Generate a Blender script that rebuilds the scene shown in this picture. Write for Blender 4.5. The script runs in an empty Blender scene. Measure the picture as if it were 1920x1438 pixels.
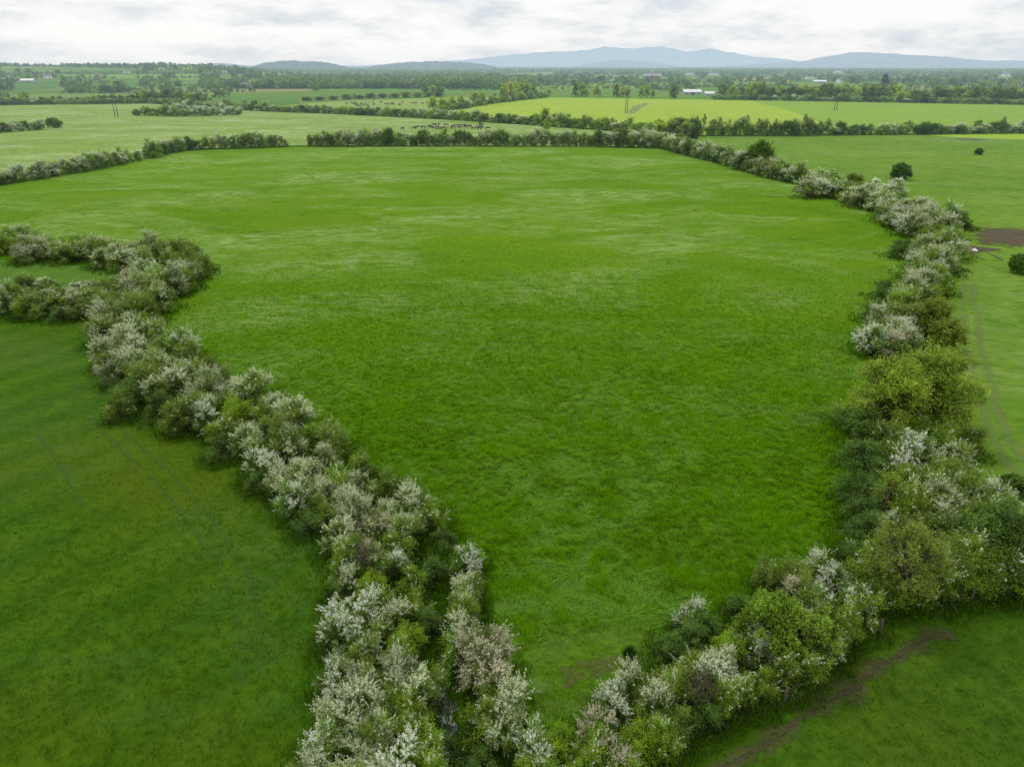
import bpy, math, random
import numpy as np
from math import radians as R, pi, sin, cos, tan, atan

sc = bpy.context.scene
COL = sc.collection
random.seed(7)
RNG = np.random.default_rng(11)

# ----------------------------------------------------------------- camera
CAM_H = 27.0
FPX = 1333.0
PITCH = atan((719 - 122) / FPX)
cam_d = bpy.data.cameras.new('camera')
cam = bpy.data.objects.new('camera', cam_d)
COL.objects.link(cam)
cam.location = (0, 0, CAM_H)
cam.rotation_euler = (pi / 2 - PITCH, 0, 0)
cam_d.sensor_width = 36.0
cam_d.lens = FPX / 1920 * 36.0
cam_d.clip_start = 0.5
cam_d.clip_end = 120000
sc.camera = cam
SP, CP = sin(PITCH), cos(PITCH)


def at(px, py, z=0.0):
    """ground point surveyed from the photograph: where a sight line meets height z"""
    a = (px - 960) / FPX
    b = -(py - 719) / FPX
    dx, dy, dz = a, CP + b * SP, -SP + b * CP
    t = (z - CAM_H) / dz
    return np.array([dx * t, dy * t])


def proj(x, y, z):
    z = z - CAM_H
    dep = y * CP - z * SP
    return 960 + FPX * x / dep, 719 - FPX * (y * SP + z * CP) / dep


def depth_at(px, py, z=0.0):
    p = at(px, py, z)
    return p[1] * CP + (CAM_H - z) * SP


# ----------------------------------------------------------------- noise helpers
def _hash(ix, iy, seed):
    h = (ix.astype(np.int64) * 374761393 + iy.astype(np.int64) * 668265263 + seed * 974634777) & 0x7fffffff
    h = ((h ^ (h >> 13)) * 1274126177) & 0x7fffffff
    h = h ^ (h >> 16)
    return (h & 0xffff) / 65535.0


def vnoise(x, y, seed=0):
    x = np.asarray(x, float); y = np.asarray(y, float)
    ix = np.floor(x); iy = np.floor(y)
    fx = x - ix; fy = y - iy
    fx = fx * fx * (3 - 2 * fx); fy = fy * fy * (3 - 2 * fy)
    a = _hash(ix, iy, seed); b = _hash(ix + 1, iy, seed)
    c = _hash(ix, iy + 1, seed); d = _hash(ix + 1, iy + 1, seed)
    return (a * (1 - fx) + b * fx) * (1 - fy) + (c * (1 - fx) + d * fx) * fy


def fbm(x, y, seed=0, octv=4):
    s = 0; a = 0.5; t = 0
    for i in range(octv):
        s = s + a * vnoise(x * 2 ** i + 17.3 * i, y * 2 ** i - 9.1 * i, seed + i)
        t += a; a *= 0.5
    return s / t


def sstep(a, b, x):
    t = np.clip((x - a) / (b - a), 0, 1)
    return t * t * (3 - 2 * t)


def in_poly(x, y, poly):
    inside = np.zeros(np.shape(x), bool)
    n = len(poly)
    for i in range(n):
        x1, y1 = poly[i]; x2, y2 = poly[(i + 1) % n]
        if y1 == y2:
            continue
        c = (y1 > y) != (y2 > y)
        inside ^= c & (x < (x2 - x1) * (y - y1) / (y2 - y1) + x1)
    return inside


def terrain(x, y):
    """flat near fields, gently rolling country beyond, rising on the left"""
    x = np.asarray(x, float); y = np.asarray(y, float)
    r = np.hypot(x, y)
    az = np.degrees(np.arctan2(x, y))
    roll = (fbm(x / 420, y / 420, 5, 3) - 0.5) * 9.0 * sstep(1000, 2200, r)
    left = sstep(-13.5, -24, az)
    rise = 21 * sstep(1050, 2000, r) * left
    rise2 = 6 * sstep(1150, 1700, r) * np.exp(-((az + 20) / 5.0) ** 2) * (1 - sstep(1900, 2600, r))
    fade = 1 - sstep(2600, 5200, r) * 0.9
    return (roll + rise) * fade + rise2


# ----------------------------------------------------------------- mesh helpers
def mesh_np(name, V, F, col=None, smooth=False):
    me = bpy.data.meshes.new(name)
    V = np.ascontiguousarray(V, dtype=np.float32)
    F = np.ascontiguousarray(F, dtype=np.int32)
    nf, k = F.shape
    me.vertices.add(len(V)); me.vertices.foreach_set('co', V.ravel())
    me.loops.add(nf * k); me.loops.foreach_set('vertex_index', F.ravel())
    me.polygons.add(nf)
    me.polygons.foreach_set('loop_start', np.arange(0, nf * k, k, dtype=np.int32))
    try:
        me.polygons.foreach_set('loop_total', np.full(nf, k, dtype=np.int32))
    except Exception:
        pass
    if smooth:
        me.polygons.foreach_set('use_smooth', np.ones(nf, dtype=bool))
    if col is not None:
        a = me.attributes.new('Col', 'FLOAT_COLOR', 'POINT')
        c = np.ones((len(V), 4), np.float32); c[:, :3] = col
        a.data.foreach_set('color', c.ravel())
    me.update(calc_edges=True)
    me.validate()
    return me


def obj(name, me, mat=None, parent=None, loc=(0, 0, 0), rz=0.0, scale=(1, 1, 1)):
    o = bpy.data.objects.new(name, me)
    COL.objects.link(o)
    if mat is not None:
        ms = mat if isinstance(mat, (list, tuple)) else [mat]
        if len(me.materials) == 0:
            for m in ms:
                me.materials.append(m)
    if parent is not None:
        o.parent = parent
    o.location = loc; o.rotation_euler = (0, 0, rz); o.scale = scale
    return o


def empty(name, loc, rz=0.0, scale=(1, 1, 1)):
    o = bpy.data.objects.new(name, None)
    COL.objects.link(o)
    o.empty_display_size = 0.3
    o.location = loc; o.rotation_euler = (0, 0, rz); o.scale = scale
    return o


def tag(o, label=None, cat=None, group=None, kind=None):
    if label: o['label'] = label
    if cat: o['category'] = cat
    if group: o['group'] = group
    if kind: o['kind'] = kind
    return o


def unit(v):
    return v / np.maximum(np.linalg.norm(v, axis=-1, keepdims=True), 1e-9)


class Leaves:
    """collects many small leaf or petal faces into one mesh"""
    def __init__(self):
        self.V = []; self.C = []; self.n = 0

    def add(self, rng, P, size, col, up=0.5, aspect=0.6, outward=None):
        n = len(P)
        if n == 0:
            return
        nm = rng.normal(size=(n, 3)); nm = unit(nm)
        nm[:, 2] += up
        if outward is not None:
            nm += outward
        nm = unit(nm)
        t = rng.normal(size=(n, 3))
        u = unit(np.cross(nm, t)); v = np.cross(nm, u)
        s = (np.asarray(size) * (0.65 + 0.7 * rng.random(n)))[:, None] * 0.5
        u = u * s; v = v * s * aspect
        bend = nm * s * 0.25
        q = np.stack([P - u - bend, P - v, P + u - bend, P + v], 1)
        self.V.append(q.reshape(-1, 3))
        c = np.broadcast_to(col, (n, 3))
        self.C.append(np.repeat(c, 4, axis=0))
        self.n += n

    def mesh(self, name):
        V = np.concatenate(self.V); C = np.concatenate(self.C)
        return mesh_np(name, V, np.arange(self.n * 4).reshape(-1, 4), C)


class Tubes:
    def __init__(self, k=6):
        self.V = []; self.F = []; self.n = 0; self.k = k

    def add(self, pts, rad):
        k = self.k
        pts = np.asarray(pts, float); m = len(pts)
        tan_ = unit(np.gradient(pts, axis=0))
        ref = np.array([0.31, 0.95, 0.05]) if abs(tan_[0][2]) > 0.6 else np.array([0, 0, 1.0])
        a = unit(np.cross(tan_, ref)); b = np.cross(tan_, a)
        ang = np.arange(k) * 2 * pi / k
        ring = pts[:, None] + np.asarray(rad)[:, None, None] * (a[:, None] * np.cos(ang)[None, :, None] + b[:, None] * np.sin(ang)[None, :, None])
        self.V.append(ring.reshape(-1, 3))
        for i in range(m - 1):
            for j in range(k):
                self.F.append((self.n + i * k + j, self.n + i * k + (j + 1) % k, self.n + (i + 1) * k + (j + 1) % k, self.n + (i + 1) * k + j))
        self.n += m * k

    def mesh(self, name):
        return mesh_np(name, np.concatenate(self.V), np.array(self.F), None, True)


# ----------------------------------------------------------------- materials
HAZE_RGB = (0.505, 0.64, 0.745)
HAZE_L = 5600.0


def nn(nt, t, **kw):
    n = nt.nodes.new(t)
    for k, v in kw.items():
        setattr(n, k, v)
    return n


def mth(nt, op, a, b=None, clamp=False):
    n = nt.nodes.new('ShaderNodeMath'); n.operation = op; n.use_clamp = clamp
    for i, v in enumerate((a, b)):
        if v is None: continue
        if isinstance(v, (int, float)):
            n.inputs[i].default_value = v
        else:
            nt.links.new(v, n.inputs[i])
    return n.outputs[0]


def mixc(nt, f, a, b, mode='MIX'):
    n = nt.nodes.new('ShaderNodeMix'); n.data_type = 'RGBA'; n.blend_type = mode
    n.clamp_factor = True
    def s(sock, v):
        if isinstance(v, (tuple, list)):
            sock.default_value = (*v, 1) if len(v) == 3 else v
        elif isinstance(v, (int, float)):
            sock.default_value = v
        else:
            nt.links.new(v, sock)
    s(n.inputs[0], f); s(n.inputs[6], a); s(n.inputs[7], b)
    return n.outputs[2]


def ramp(nt, fac, stops):
    n = nt.nodes.new('ShaderNodeValToRGB')
    e = n.color_ramp.elements
    while len(e) > 1: e.remove(e[-1])
    for i, (p, c) in enumerate(stops):
        el = e[0] if i == 0 else e.new(p)
        el.position = p
        el.color = (*c, 1) if isinstance(c, (tuple, list)) else (c, c, c, 1)
    nt.links.new(fac, n.inputs[0])
    return n.outputs[0]


def noise(nt, vec, scale, detail=3, rough=0.55, dist=0.0):
    n = nt.nodes.new('ShaderNodeTexNoise')
    n.inputs['Scale'].default_value = scale
    n.inputs['Detail'].default_value = detail
    n.inputs['Roughness'].default_value = rough
    n.inputs['Distortion'].default_value = dist
    nt.links.new(vec, n.inputs['Vector'])
    return n.outputs[0]


def new_mat(name):
    m = bpy.data.materials.new(name); m.use_nodes = True
    m.node_tree.nodes.clear()
    return m, m.node_tree


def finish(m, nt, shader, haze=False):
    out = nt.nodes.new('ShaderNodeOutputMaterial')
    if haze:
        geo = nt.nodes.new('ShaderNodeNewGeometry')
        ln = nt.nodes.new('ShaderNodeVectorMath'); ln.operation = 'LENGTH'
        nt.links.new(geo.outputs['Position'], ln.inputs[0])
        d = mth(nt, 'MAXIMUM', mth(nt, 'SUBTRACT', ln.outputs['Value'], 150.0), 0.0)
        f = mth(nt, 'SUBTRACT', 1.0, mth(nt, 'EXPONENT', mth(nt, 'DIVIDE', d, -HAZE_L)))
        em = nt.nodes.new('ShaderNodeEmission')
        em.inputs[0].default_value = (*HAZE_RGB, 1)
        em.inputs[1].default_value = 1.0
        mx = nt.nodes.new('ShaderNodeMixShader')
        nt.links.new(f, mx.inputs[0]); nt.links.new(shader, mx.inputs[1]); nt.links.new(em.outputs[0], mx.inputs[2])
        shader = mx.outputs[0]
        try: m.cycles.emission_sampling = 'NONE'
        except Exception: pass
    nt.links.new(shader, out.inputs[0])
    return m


def leaf_mat(name, trans=0.28, haze=False, spec=0.25, var=0.25):
    m, nt = new_mat(name)
    at_ = nn(nt, 'ShaderNodeAttribute', attribute_name='Col')
    oi = nn(nt, 'ShaderNodeObjectInfo')
    f = mth(nt, 'ADD', mth(nt, 'MULTIPLY', oi.outputs['Random'], var), 1 - var * 0.5)
    sc_ = nn(nt, 'ShaderNodeVectorMath', operation='SCALE')
    nt.links.new(at_.outputs['Color'], sc_.inputs[0]); nt.links.new(f, sc_.inputs['Scale'])
    pb = nn(nt, 'ShaderNodeBsdfPrincipled')
    pb.inputs['Roughness'].default_value = 0.55
    pb.inputs['Specular IOR Level'].default_value = spec
    nt.links.new(sc_.outputs[0], pb.inputs['Base Color'])
    tr = nn(nt, 'ShaderNodeBsdfTranslucent')
    nt.links.new(sc_.outputs[0], tr.inputs[0])
    mx = nn(nt, 'ShaderNodeMixShader'); mx.inputs[0].default_value = trans
    nt.links.new(pb.outputs[0], mx.inputs[1]); nt.links.new(tr.outputs[0], mx.inputs[2])
    return finish(m, nt, mx.outputs[0], haze)


def plain_mat(name, rgb, rough=0.8, haze=False, spec=0.3, vary=0.25, scale=3.0, bump=0.0):
    m, nt = new_mat(name)
    tc = nn(nt, 'ShaderNodeTexCoord')
    nf = noise(nt, tc.outputs['Object'], scale, 4)
    c0 = tuple(c * (1 - vary) for c in rgb); c1 = tuple(min(1, c * (1 + vary)) for c in rgb)
    c = ramp(nt, nf, [(0.3, c0), (0.7, c1)])
    pb = nn(nt, 'ShaderNodeBsdfPrincipled')
    pb.inputs['Roughness'].default_value = rough
    pb.inputs['Specular IOR Level'].default_value = spec
    nt.links.new(c, pb.inputs['Base Color'])
    if bump:
        b = nn(nt, 'ShaderNodeBump'); b.inputs['Strength'].default_value = bump
        nt.links.new(nf, b.inputs['Height']); nt.links.new(b.outputs[0], pb.inputs['Normal'])
    return finish(m, nt, pb.outputs[0], haze)


M_LEAF = leaf_mat('leaf')
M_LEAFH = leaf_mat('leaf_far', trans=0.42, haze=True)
M_PETAL = leaf_mat('petal', trans=0.35, spec=0.1, var=0.18)
M_GRASS = leaf_mat('grass_blade', trans=0.38, spec=0.0, var=0.0)
M_BARK = plain_mat('bark', (0.11, 0.09, 0.065), 0.9, vary=0.4, scale=8, bump=0.4)
M_BARKH = plain_mat('bark_far', (0.07, 0.06, 0.045), 0.9, haze=True)


def grass_mat(name, dark, mid, light, pale, pale_amt=0.3, tuft=0.9, bump=0.5, haze=True, large=0.012, streak=1.0, yellow=None, sheen=0.08, fleck=0.6, blade_shade=0.0, mown=0.0):
    """field surface: tufts, soft patches and wind-laid pale patches, all in world metres"""
    m, nt = new_mat(name)
    geo = nn(nt, 'ShaderNodeNewGeometry')
    P = geo.outputs['Position']
    mp = nn(nt, 'ShaderNodeMapping'); mp.inputs['Scale'].default_value = (0.8, 1.0, 1.0)
    mp.inputs['Rotation'].default_value = (0, 0, 0.5)
    nt.links.new(P, mp.inputs['Vector'])
    fine = noise(nt, mp.outputs[0], tuft, 5, 0.62, 0.6)
    med = noise(nt, mp.outputs[0], 0.14, 4, 0.6, 0.4)
    big = noise(nt, P, large, 4, 0.55, 0.3)
    f = mth(nt, 'ADD', mth(nt, 'ADD', mth(nt, 'MULTIPLY', fine, 0.55), mth(nt, 'MULTIPLY', med, 0.22)), mth(nt, 'MULTIPLY', big, 0.23))
    if mown:
        wv = nn(nt, 'ShaderNodeTexWave'); wv.inputs['Scale'].default_value = 0.085; wv.inputs['Distortion'].default_value = 5.0
        wv.inputs['Detail'].default_value = 2.0; wv.inputs['Detail Scale'].default_value = 0.12
        nt.links.new(mp.outputs[0], wv.inputs['Vector'])
        f = mth(nt, 'ADD', f, mth(nt, 'MULTIPLY', mth(nt, 'SUBTRACT', wv.outputs['Fac'], 0.5), mown))
    c = ramp(nt, f, [(0.36, dark), (0.5, mid), (0.64, light)])
    # wind-laid pale patches
    mp2 = nn(nt, 'ShaderNodeMapping'); mp2.inputs['Scale'].default_value = (0.55, 1.0, 1.0)
    nt.links.new(P, mp2.inputs['Vector'])
    p1 = noise(nt, mp2.outputs[0], 0.05, 5, 0.62, 0.8)
    p2 = noise(nt, mp2.outputs[0], 0.5, 4, 0.6, 1.2)
    pf = mth(nt, 'MULTIPLY', ramp(nt, p1, [(0.44, 0.0), (0.62, 1.0)]), ramp(nt, p2, [(0.40, 0.05), (0.60, 1.0)]))
    c = mixc(nt, mth(nt, 'MULTIPLY', pf, pale_amt), c, pale)
    if yellow:
        yf = ramp(nt, noise(nt, mp.outputs[0], 0.06, 3), [(0.5, 0.0), (0.68, 1.0)])
        c = mixc(nt, mth(nt, 'MULTIPLY', yf, 0.55), c, yellow)
    # dark flecks
    fl = noise(nt, mp2.outputs[0], 0.33, 3, 0.7, 0.5)
    c = mixc(nt, ramp(nt, fl, [(0.60, 0.0), (0.70, fleck)]), c, tuple(x * 0.7 for x in dark))
    d = nn(nt, 'ShaderNodeBsdfPrincipled')
    if blade_shade:  # near ground darkened: shade under the blades put into the colour
        ln = nn(nt, 'ShaderNodeVectorMath', operation='LENGTH'); nt.links.new(P, ln.inputs[0])
        tf = ramp(nt, mth(nt, 'DIVIDE', ln.outputs['Value'], 150.0), [(0.3, 1.0), (0.8, 0.0)])
        c = mixc(nt, mth(nt, 'MULTIPLY', tf, blade_shade), c, mixc(nt, fine, (0.025, 0.085, 0.001), (0.085, 0.20, 0.003)))
    d.inputs['Roughness'].default_value = 0.9
    d.inputs['Specular IOR Level'].default_value = 0.03
    nt.links.new(c, d.inputs['Base Color'])
    d.inputs['Sheen Weight'].default_value = sheen
    d.inputs['Sheen Roughness'].default_value = 0.5
    d.inputs['Sheen Tint'].default_value = (0.65, 0.85, 0.22, 1)
    bf = noise(nt, mp.outputs[0], tuft * 1.8, 6, 0.7, 0.8)
    b = nn(nt, 'ShaderNodeBump'); b.inputs['Strength'].default_value = bump; b.inputs['Distance'].default_value = 0.5
    nt.links.new(mth(nt, 'ADD', bf, mth(nt, 'MULTIPLY', med, 0.8)), b.inputs['Height'])
    nt.links.new(b.outputs[0], d.inputs['Normal'])
    return finish(m, nt, d.outputs[0], haze)


def patch_mat(name, c0, c1, scale=0.8, haze=False, amount=1.0, thr=0.5):
    """bare or worn ground that thins out into the grass at its edges"""
    m, nt = new_mat(name)
    geo = nn(nt, 'ShaderNodeNewGeometry')
    at_ = nn(nt, 'ShaderNodeAttribute', attribute_name='Col')
    sep = nn(nt, 'ShaderNodeSeparateColor'); nt.links.new(at_.outputs['Color'], sep.inputs[0])
    n1 = noise(nt, geo.outputs['Position'], scale, 6, 0.65, 0.5)
    n2 = noise(nt, geo.outputs['Position'], scale * 3, 5, 0.7)
    cov = mth(nt, 'ADD', mth(nt, 'MULTIPLY', sep.outputs[0], 1.2), mth(nt, 'MULTIPLY', mth(nt, 'SUBTRACT', n1, 0.55), 2.2))
    cov = ramp(nt, cov, [(thr - 0.2, 0.0), (thr + 0.35, amount)])
    c = ramp(nt, n2, [(0.3, c0), (0.7, c1)])
    d = nn(nt, 'ShaderNodeBsdfPrincipled'); d.inputs['Roughness'].default_value = 0.85
    d.inputs['Specular IOR Level'].default_value = 0.25
    nt.links.new(c, d.inputs['Base Color'])
    b = nn(nt, 'ShaderNodeBump'); b.inputs['Strength'].default_value = 0.6; b.inputs['Distance'].default_value = 0.2
    nt.links.new(n2, b.inputs['Height']); nt.links.new(b.outputs[0], d.inputs['Normal'])
    tr = nn(nt, 'ShaderNodeBsdfTransparent')
    mx = nn(nt, 'ShaderNodeMixShader')
    nt.links.new(cov, mx.inputs[0]); nt.links.new(tr.outputs[0], mx.inputs[1]); nt.links.new(d.outputs[0], mx.inputs[2])
    return finish(m, nt, mx.outputs[0], haze)


# ----------------------------------------------------------------- bushes and trees
#             leaf base               tip leaf               flower share, flower colour
CLS = {
    'W': dict(leaf=(0.103, 0.213, 0.018), tip=(0.207, 0.356, 0.046), fl=0.55, fc=(0.80, 0.83, 0.74)),
    'C': dict(leaf=(0.115, 0.218, 0.023), tip=(0.241, 0.356, 0.063), fl=0.42, fc=(0.72, 0.755, 0.59)),
    'S': dict(leaf=(0.127, 0.218, 0.039), tip=(0.230, 0.316, 0.092), fl=0.46, fc=(0.60, 0.640, 0.47)),
    'P': dict(leaf=(0.109, 0.196, 0.029), tip=(0.207, 0.287, 0.069), fl=0.58, fc=(0.68, 0.620, 0.50)),
    'G': dict(leaf=(0.112, 0.215, 0.012), tip=(0.240, 0.385, 0.026), fl=0.08, fc=(0.76, 0.79, 0.66)),
    'O': dict(leaf=(0.106, 0.190, 0.018), tip=(0.201, 0.305, 0.041), fl=0.03, fc=(0.62, 0.62, 0.47)),
    'Y': dict(leaf=(0.155, 0.287, 0.014), tip=(0.287, 0.448, 0.023), fl=0.0, fc=(0.6, 0.6, 0.5)),
    'D': dict(leaf=(0.055, 0.127, 0.015), tip=(0.127, 0.236, 0.032), fl=0.0, fc=(0.6, 0.62, 0.5)),
}
BUSH_R, BUSH_H = 1.8, 3.6


def bush_meshes(cls, seed, res=1.0, stems=True, haze=False):
    """one bush of nominal size: stems fanning out, lumps of shoots, leaves on the shoots, blossom on the outer shoots"""
    rng = np.random.default_rng(seed)
    k = CLS[cls]
    lf = Leaves(); fl = Leaves(); st = Tubes(5)
    leaf = np.array(k['leaf']); tip = np.array(k['tip']); fc = np.array(k['fc'])
    ls = 0.100 / math.sqrt(res)
    nl = rng.integers(15, 21)
    lean = rng.normal(size=2) * 0.18
    for i in range(nl):
        skirt = i >= nl - 5
        a = rng.random() * 2 * pi
        if skirt:
            rr = BUSH_R * (0.5 + 0.22 * rng.random()); z = 0.5 + 0.45 * rng.random(); r = 0.62
        else:
            t = (i + 0.5) / (nl - 5)
            el = math.asin(min(1, 0.12 + 0.88 * t))
            rr = BUSH_R * 0.66 * cos(el) * (0.65 + 0.65 * rng.random())
            z = BUSH_H * (0.30 + 0.46 * sin(el)) + rng.normal() * 0.32
            r = 0.38 + 0.58 * rng.random() ** 1.3
            a = i * 2.39996 + rng.normal() * 0.5
        c = np.array([rr * cos(a) + lean[0] * z / 2, rr * sin(a) + lean[1] * z / 2, z])
        out = unit(c - np.array([0, 0, BUSH_H * 0.38]))
        if stems and not skirt:
            p0 = np.array([rng.normal() * 0.15, rng.normal() * 0.15, -0.05])
            mid = (p0 + c) / 2 + np.array([0, 0, 0.25]) + rng.normal(size=3) * 0.12
            st.add([p0, (p0 + mid) / 2 + rng.normal(size=3) * 0.04, mid, (mid + c) / 2, c + out * r * 0.6], [0.07, 0.055, 0.042, 0.03, 0.012])
        ltint = 0.75 + 0.5 * rng.random()
        hue = rng.random()
        flr = k['fl'] * (1.55 if rng.random() < 0.6 else 0.15) * (0.3 if skirt else 1.0)
        ns = int(46 * (r / 0.65) ** 2)
        d = unit(out * 0.75 + rng.normal(size=(ns, 3)) * 0.62 + np.array([0, 0, 0.22]))
        ln = r * (0.75 + 0.75 * rng.random(ns) ** 1.5)
        o = c + rng.normal(size=(ns, 3)) * r * 0.25
        per = max(5, int(14 * res))
        t = 0.15 + 0.85 * rng.random((ns, per)) ** 0.75
        P = o[:, None] + d[:, None] * (ln[:, None] * t)[..., None] + rng.normal(size=(ns, per, 3)) * 0.085
        P[..., 2] -= (t ** 2) * 0.05
        P = P.reshape(-1, 3)
        tt = t.reshape(-1)[:, None]
        w = np.clip(tt * 0.8 * (0.4 + hue) + rng.normal(size=tt.shape) * 0.15, 0, 1)
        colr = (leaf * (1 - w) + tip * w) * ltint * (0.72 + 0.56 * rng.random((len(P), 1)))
        keep = P[:, 2] > 0.05
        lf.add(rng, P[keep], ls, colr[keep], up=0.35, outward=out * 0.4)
        # blossom
        isf = rng.random(ns) < flr * np.clip(0.55 + 0.75 * d[:, 2] + 0.35 * (c[2] / BUSH_H), 0.15, 1.25)
        if isf.any():
            do = unit(d[isf] + out * 0.25); oo = o[isf]; lo = ln[isf] * (1.02 + 0.3 * rng.random(int(isf.sum())))
            pf = max(5, int(26 * res))
            t = 0.38 + 0.66 * rng.random((len(do), pf)) ** 0.85
            F = oo[:, None] + do[:, None] * (lo[:, None] * t)[..., None] + rng.normal(size=(len(do), pf, 3)) * (0.062 * (1.25 - 0.7 * t))[..., None]
            F[..., 2] += 0.03
            F = F.reshape(-1, 3)
            sh = 0.72 + 0.42 * rng.random((len(F), 1))
            mixw = (rng.random((len(F), 1)) < 0.12)
            fcol = np.where(mixw, tip * 1.5, fc * sh)
            kp = F[:, 2] > 0.3
            fl.add(rng, F[kp], ls * (0.66 if stems else 0.8), fcol[kp], up=0.6, aspect=0.85, outward=out * 0.6)
    # inner fill
    n = int(900 * res)
    dd = unit(rng.normal(size=(n, 3))); rad = rng.random(n) ** 0.5
    P = dd * rad[:, None] * np.array([BUSH_R * 0.62, BUSH_R * 0.62, BUSH_H * 0.38]) + np.array([lean[0], lean[1], BUSH_H * 0.42])
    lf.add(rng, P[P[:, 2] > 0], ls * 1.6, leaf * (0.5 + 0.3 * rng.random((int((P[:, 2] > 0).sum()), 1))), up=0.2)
    nm = 'bush'
    return lf, fl, st


PROTO = {}


def near_proto(cls, v):
    key = ('n', cls, v)
    if key not in PROTO:
        lf, fl, st = bush_meshes(cls, 100 + 17 * v + ord(cls))
        a = lf.mesh('crown'); a.materials.append(M_LEAF)
        b = None
        if fl.n > 20:
            b = fl.mesh('blossom'); b.materials.append(M_PETAL)
        c = st.mesh('trunk'); c.materials.append(M_BARK)
        PROTO[key] = (a, b, c)
    return PROTO[key]


def mid_proto(cls, v):
    key = ('m', cls, v)
    if key not in PROTO:
        lf, fl, st = bush_meshes(cls, 700 + 13 * v + ord(cls), res=0.30, stems=False)
        for V, C in zip(fl.V, fl.C):
            lf.V.append(V); lf.C.append(C)
        lf.n += fl.n
        a = lf.mesh('bush'); a.materials.append(M_LEAFH)
        PROTO[key] = a
    return PROTO[key]


def tree_meshes(seed, W, H, trunk_h, leaf, tip, nl=26, leaf_s=0.2, per=10, shoots=60, sparse=1.0, trunk_r=0.2, core=True, low=-0.35, rs=1.0):
    rng = np.random.default_rng(seed)
    lf = Leaves(); st = Tubes(7)
    leaf = np.array(leaf); tip = np.array(tip)
    Rr = W / 2
    top = np.array([rng.normal() * 0.2, rng.normal() * 0.2, trunk_h + (H - trunk_h) * 0.45])
    base = np.array([0, 0, -0.1])
    m = base * 0.5 + top * 0.5 + np.append(rng.normal(size=2) * 0.15, 0)
    st.add([base, base * 0.85 + m * 0.15, m, top, top + np.array([0.1, 0, (H - trunk_h) * 0.35])], [trunk_r * 1.35, trunk_r, trunk_r * 0.75, trunk_r * 0.5, 0.03])
    for i in range(nl):
        t = (i + 0.5) / nl
        a = i * 2.39996 + rng.normal() * 0.4
        el = low + (1.4 - low) * t
        el = min(el, 1.45)
        rr = Rr * (0.9 - 0.18 * rs) * cos(el) * (0.55 + 0.6 * rng.random())
        z = trunk_h + (H - trunk_h) * (0.42 + 0.42 * sin(el)) + rng.normal() * 0.06 * H
        r = rs * (0.17 + 0.25 * rng.random()) * min(Rr, (H - trunk_h) * 0.62)
        c = np.array([rr * cos(a), rr * sin(a), z])
        out = unit(c - np.array([0, 0, trunk_h + (H - trunk_h) * 0.3]))
        f = 0.3 + 0.5 * rng.random()
        p0 = base * (1 - f) + top * f
        p0[:2] *= 0.5
        mid = (p0 + c) / 2 + np.array([0, 0, 0.06 * H])
        st.add([p0, mid, c, c + out * r * 0.7], [trunk_r * 0.42, trunk_r * 0.28, trunk_r * 0.16, 0.015])
        ltint = 0.7 + 0.6 * rng.random()
        ns = int(shoots * sparse)
        d = unit(out * 0.7 + rng.normal(size=(ns, 3)) * 0.7 + np.array([0, 0, 0.15]))
        ln = r * (0.6 + 0.8 * rng.random(ns))
        o = c + rng.normal(size=(ns, 3)) * r * 0.3
        tt = 0.15 + 0.85 * rng.random((ns, per)) ** 0.8
        P = (o[:, None] + d[:, None] * (ln[:, None] * tt)[..., None] + rng.normal(size=(ns, per, 3)) * r * 0.09).reshape(-1, 3)
        w = np.clip(tt.reshape(-1)[:, None] * 0.8 + rng.normal(size=(ns * per, 1)) * 0.2, 0, 1)
        col = (leaf * (1 - w) + tip * w) * ltint * (0.75 + 0.5 * rng.random((ns * per, 1)))
        kp = P[:, 2] > 0.1
        lf.add(rng, P[kp], leaf_s, col[kp], up=0.35, outward=out * 0.3)
    if core:
        n = int(nl * shoots * per * 0.08)
        dd = unit(rng.normal(size=(n, 3))); rad = rng.random(n) ** 0.5
        P = dd * rad[:, None] * np.array([Rr * 0.6, Rr * 0.6, (H - trunk_h) * 0.36]) + np.array([0, 0, trunk_h + (H - trunk_h) * 0.45])
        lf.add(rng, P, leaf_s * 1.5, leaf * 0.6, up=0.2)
    return lf, st


# ---- registry of the plants, so that every label can be written once all are known
PLANTS = []


def add_near(px, py, dpx, cls, seg, hs=1.0):
    if cls == 'P' and seg not in ('SR', 'BR') and int(px + py) % 4:
        cls = 'S'
    D = dpx / (FPX / depth_at(px, py, 2.0)) * 1.18
    D = min(max(D, 1.9), 5.6)
    H = min(max(D * 0.98, 2.1), 4.4) * hs * (0.92 + 0.16 * random.random())
    if cls == 'D': H *= 0.8
    x, y = at(px, py, H * 0.56)
    PLANTS.append(dict(x=x, y=y, D=D, H=H, cls=cls, seg=seg, lod='n'))


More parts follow.
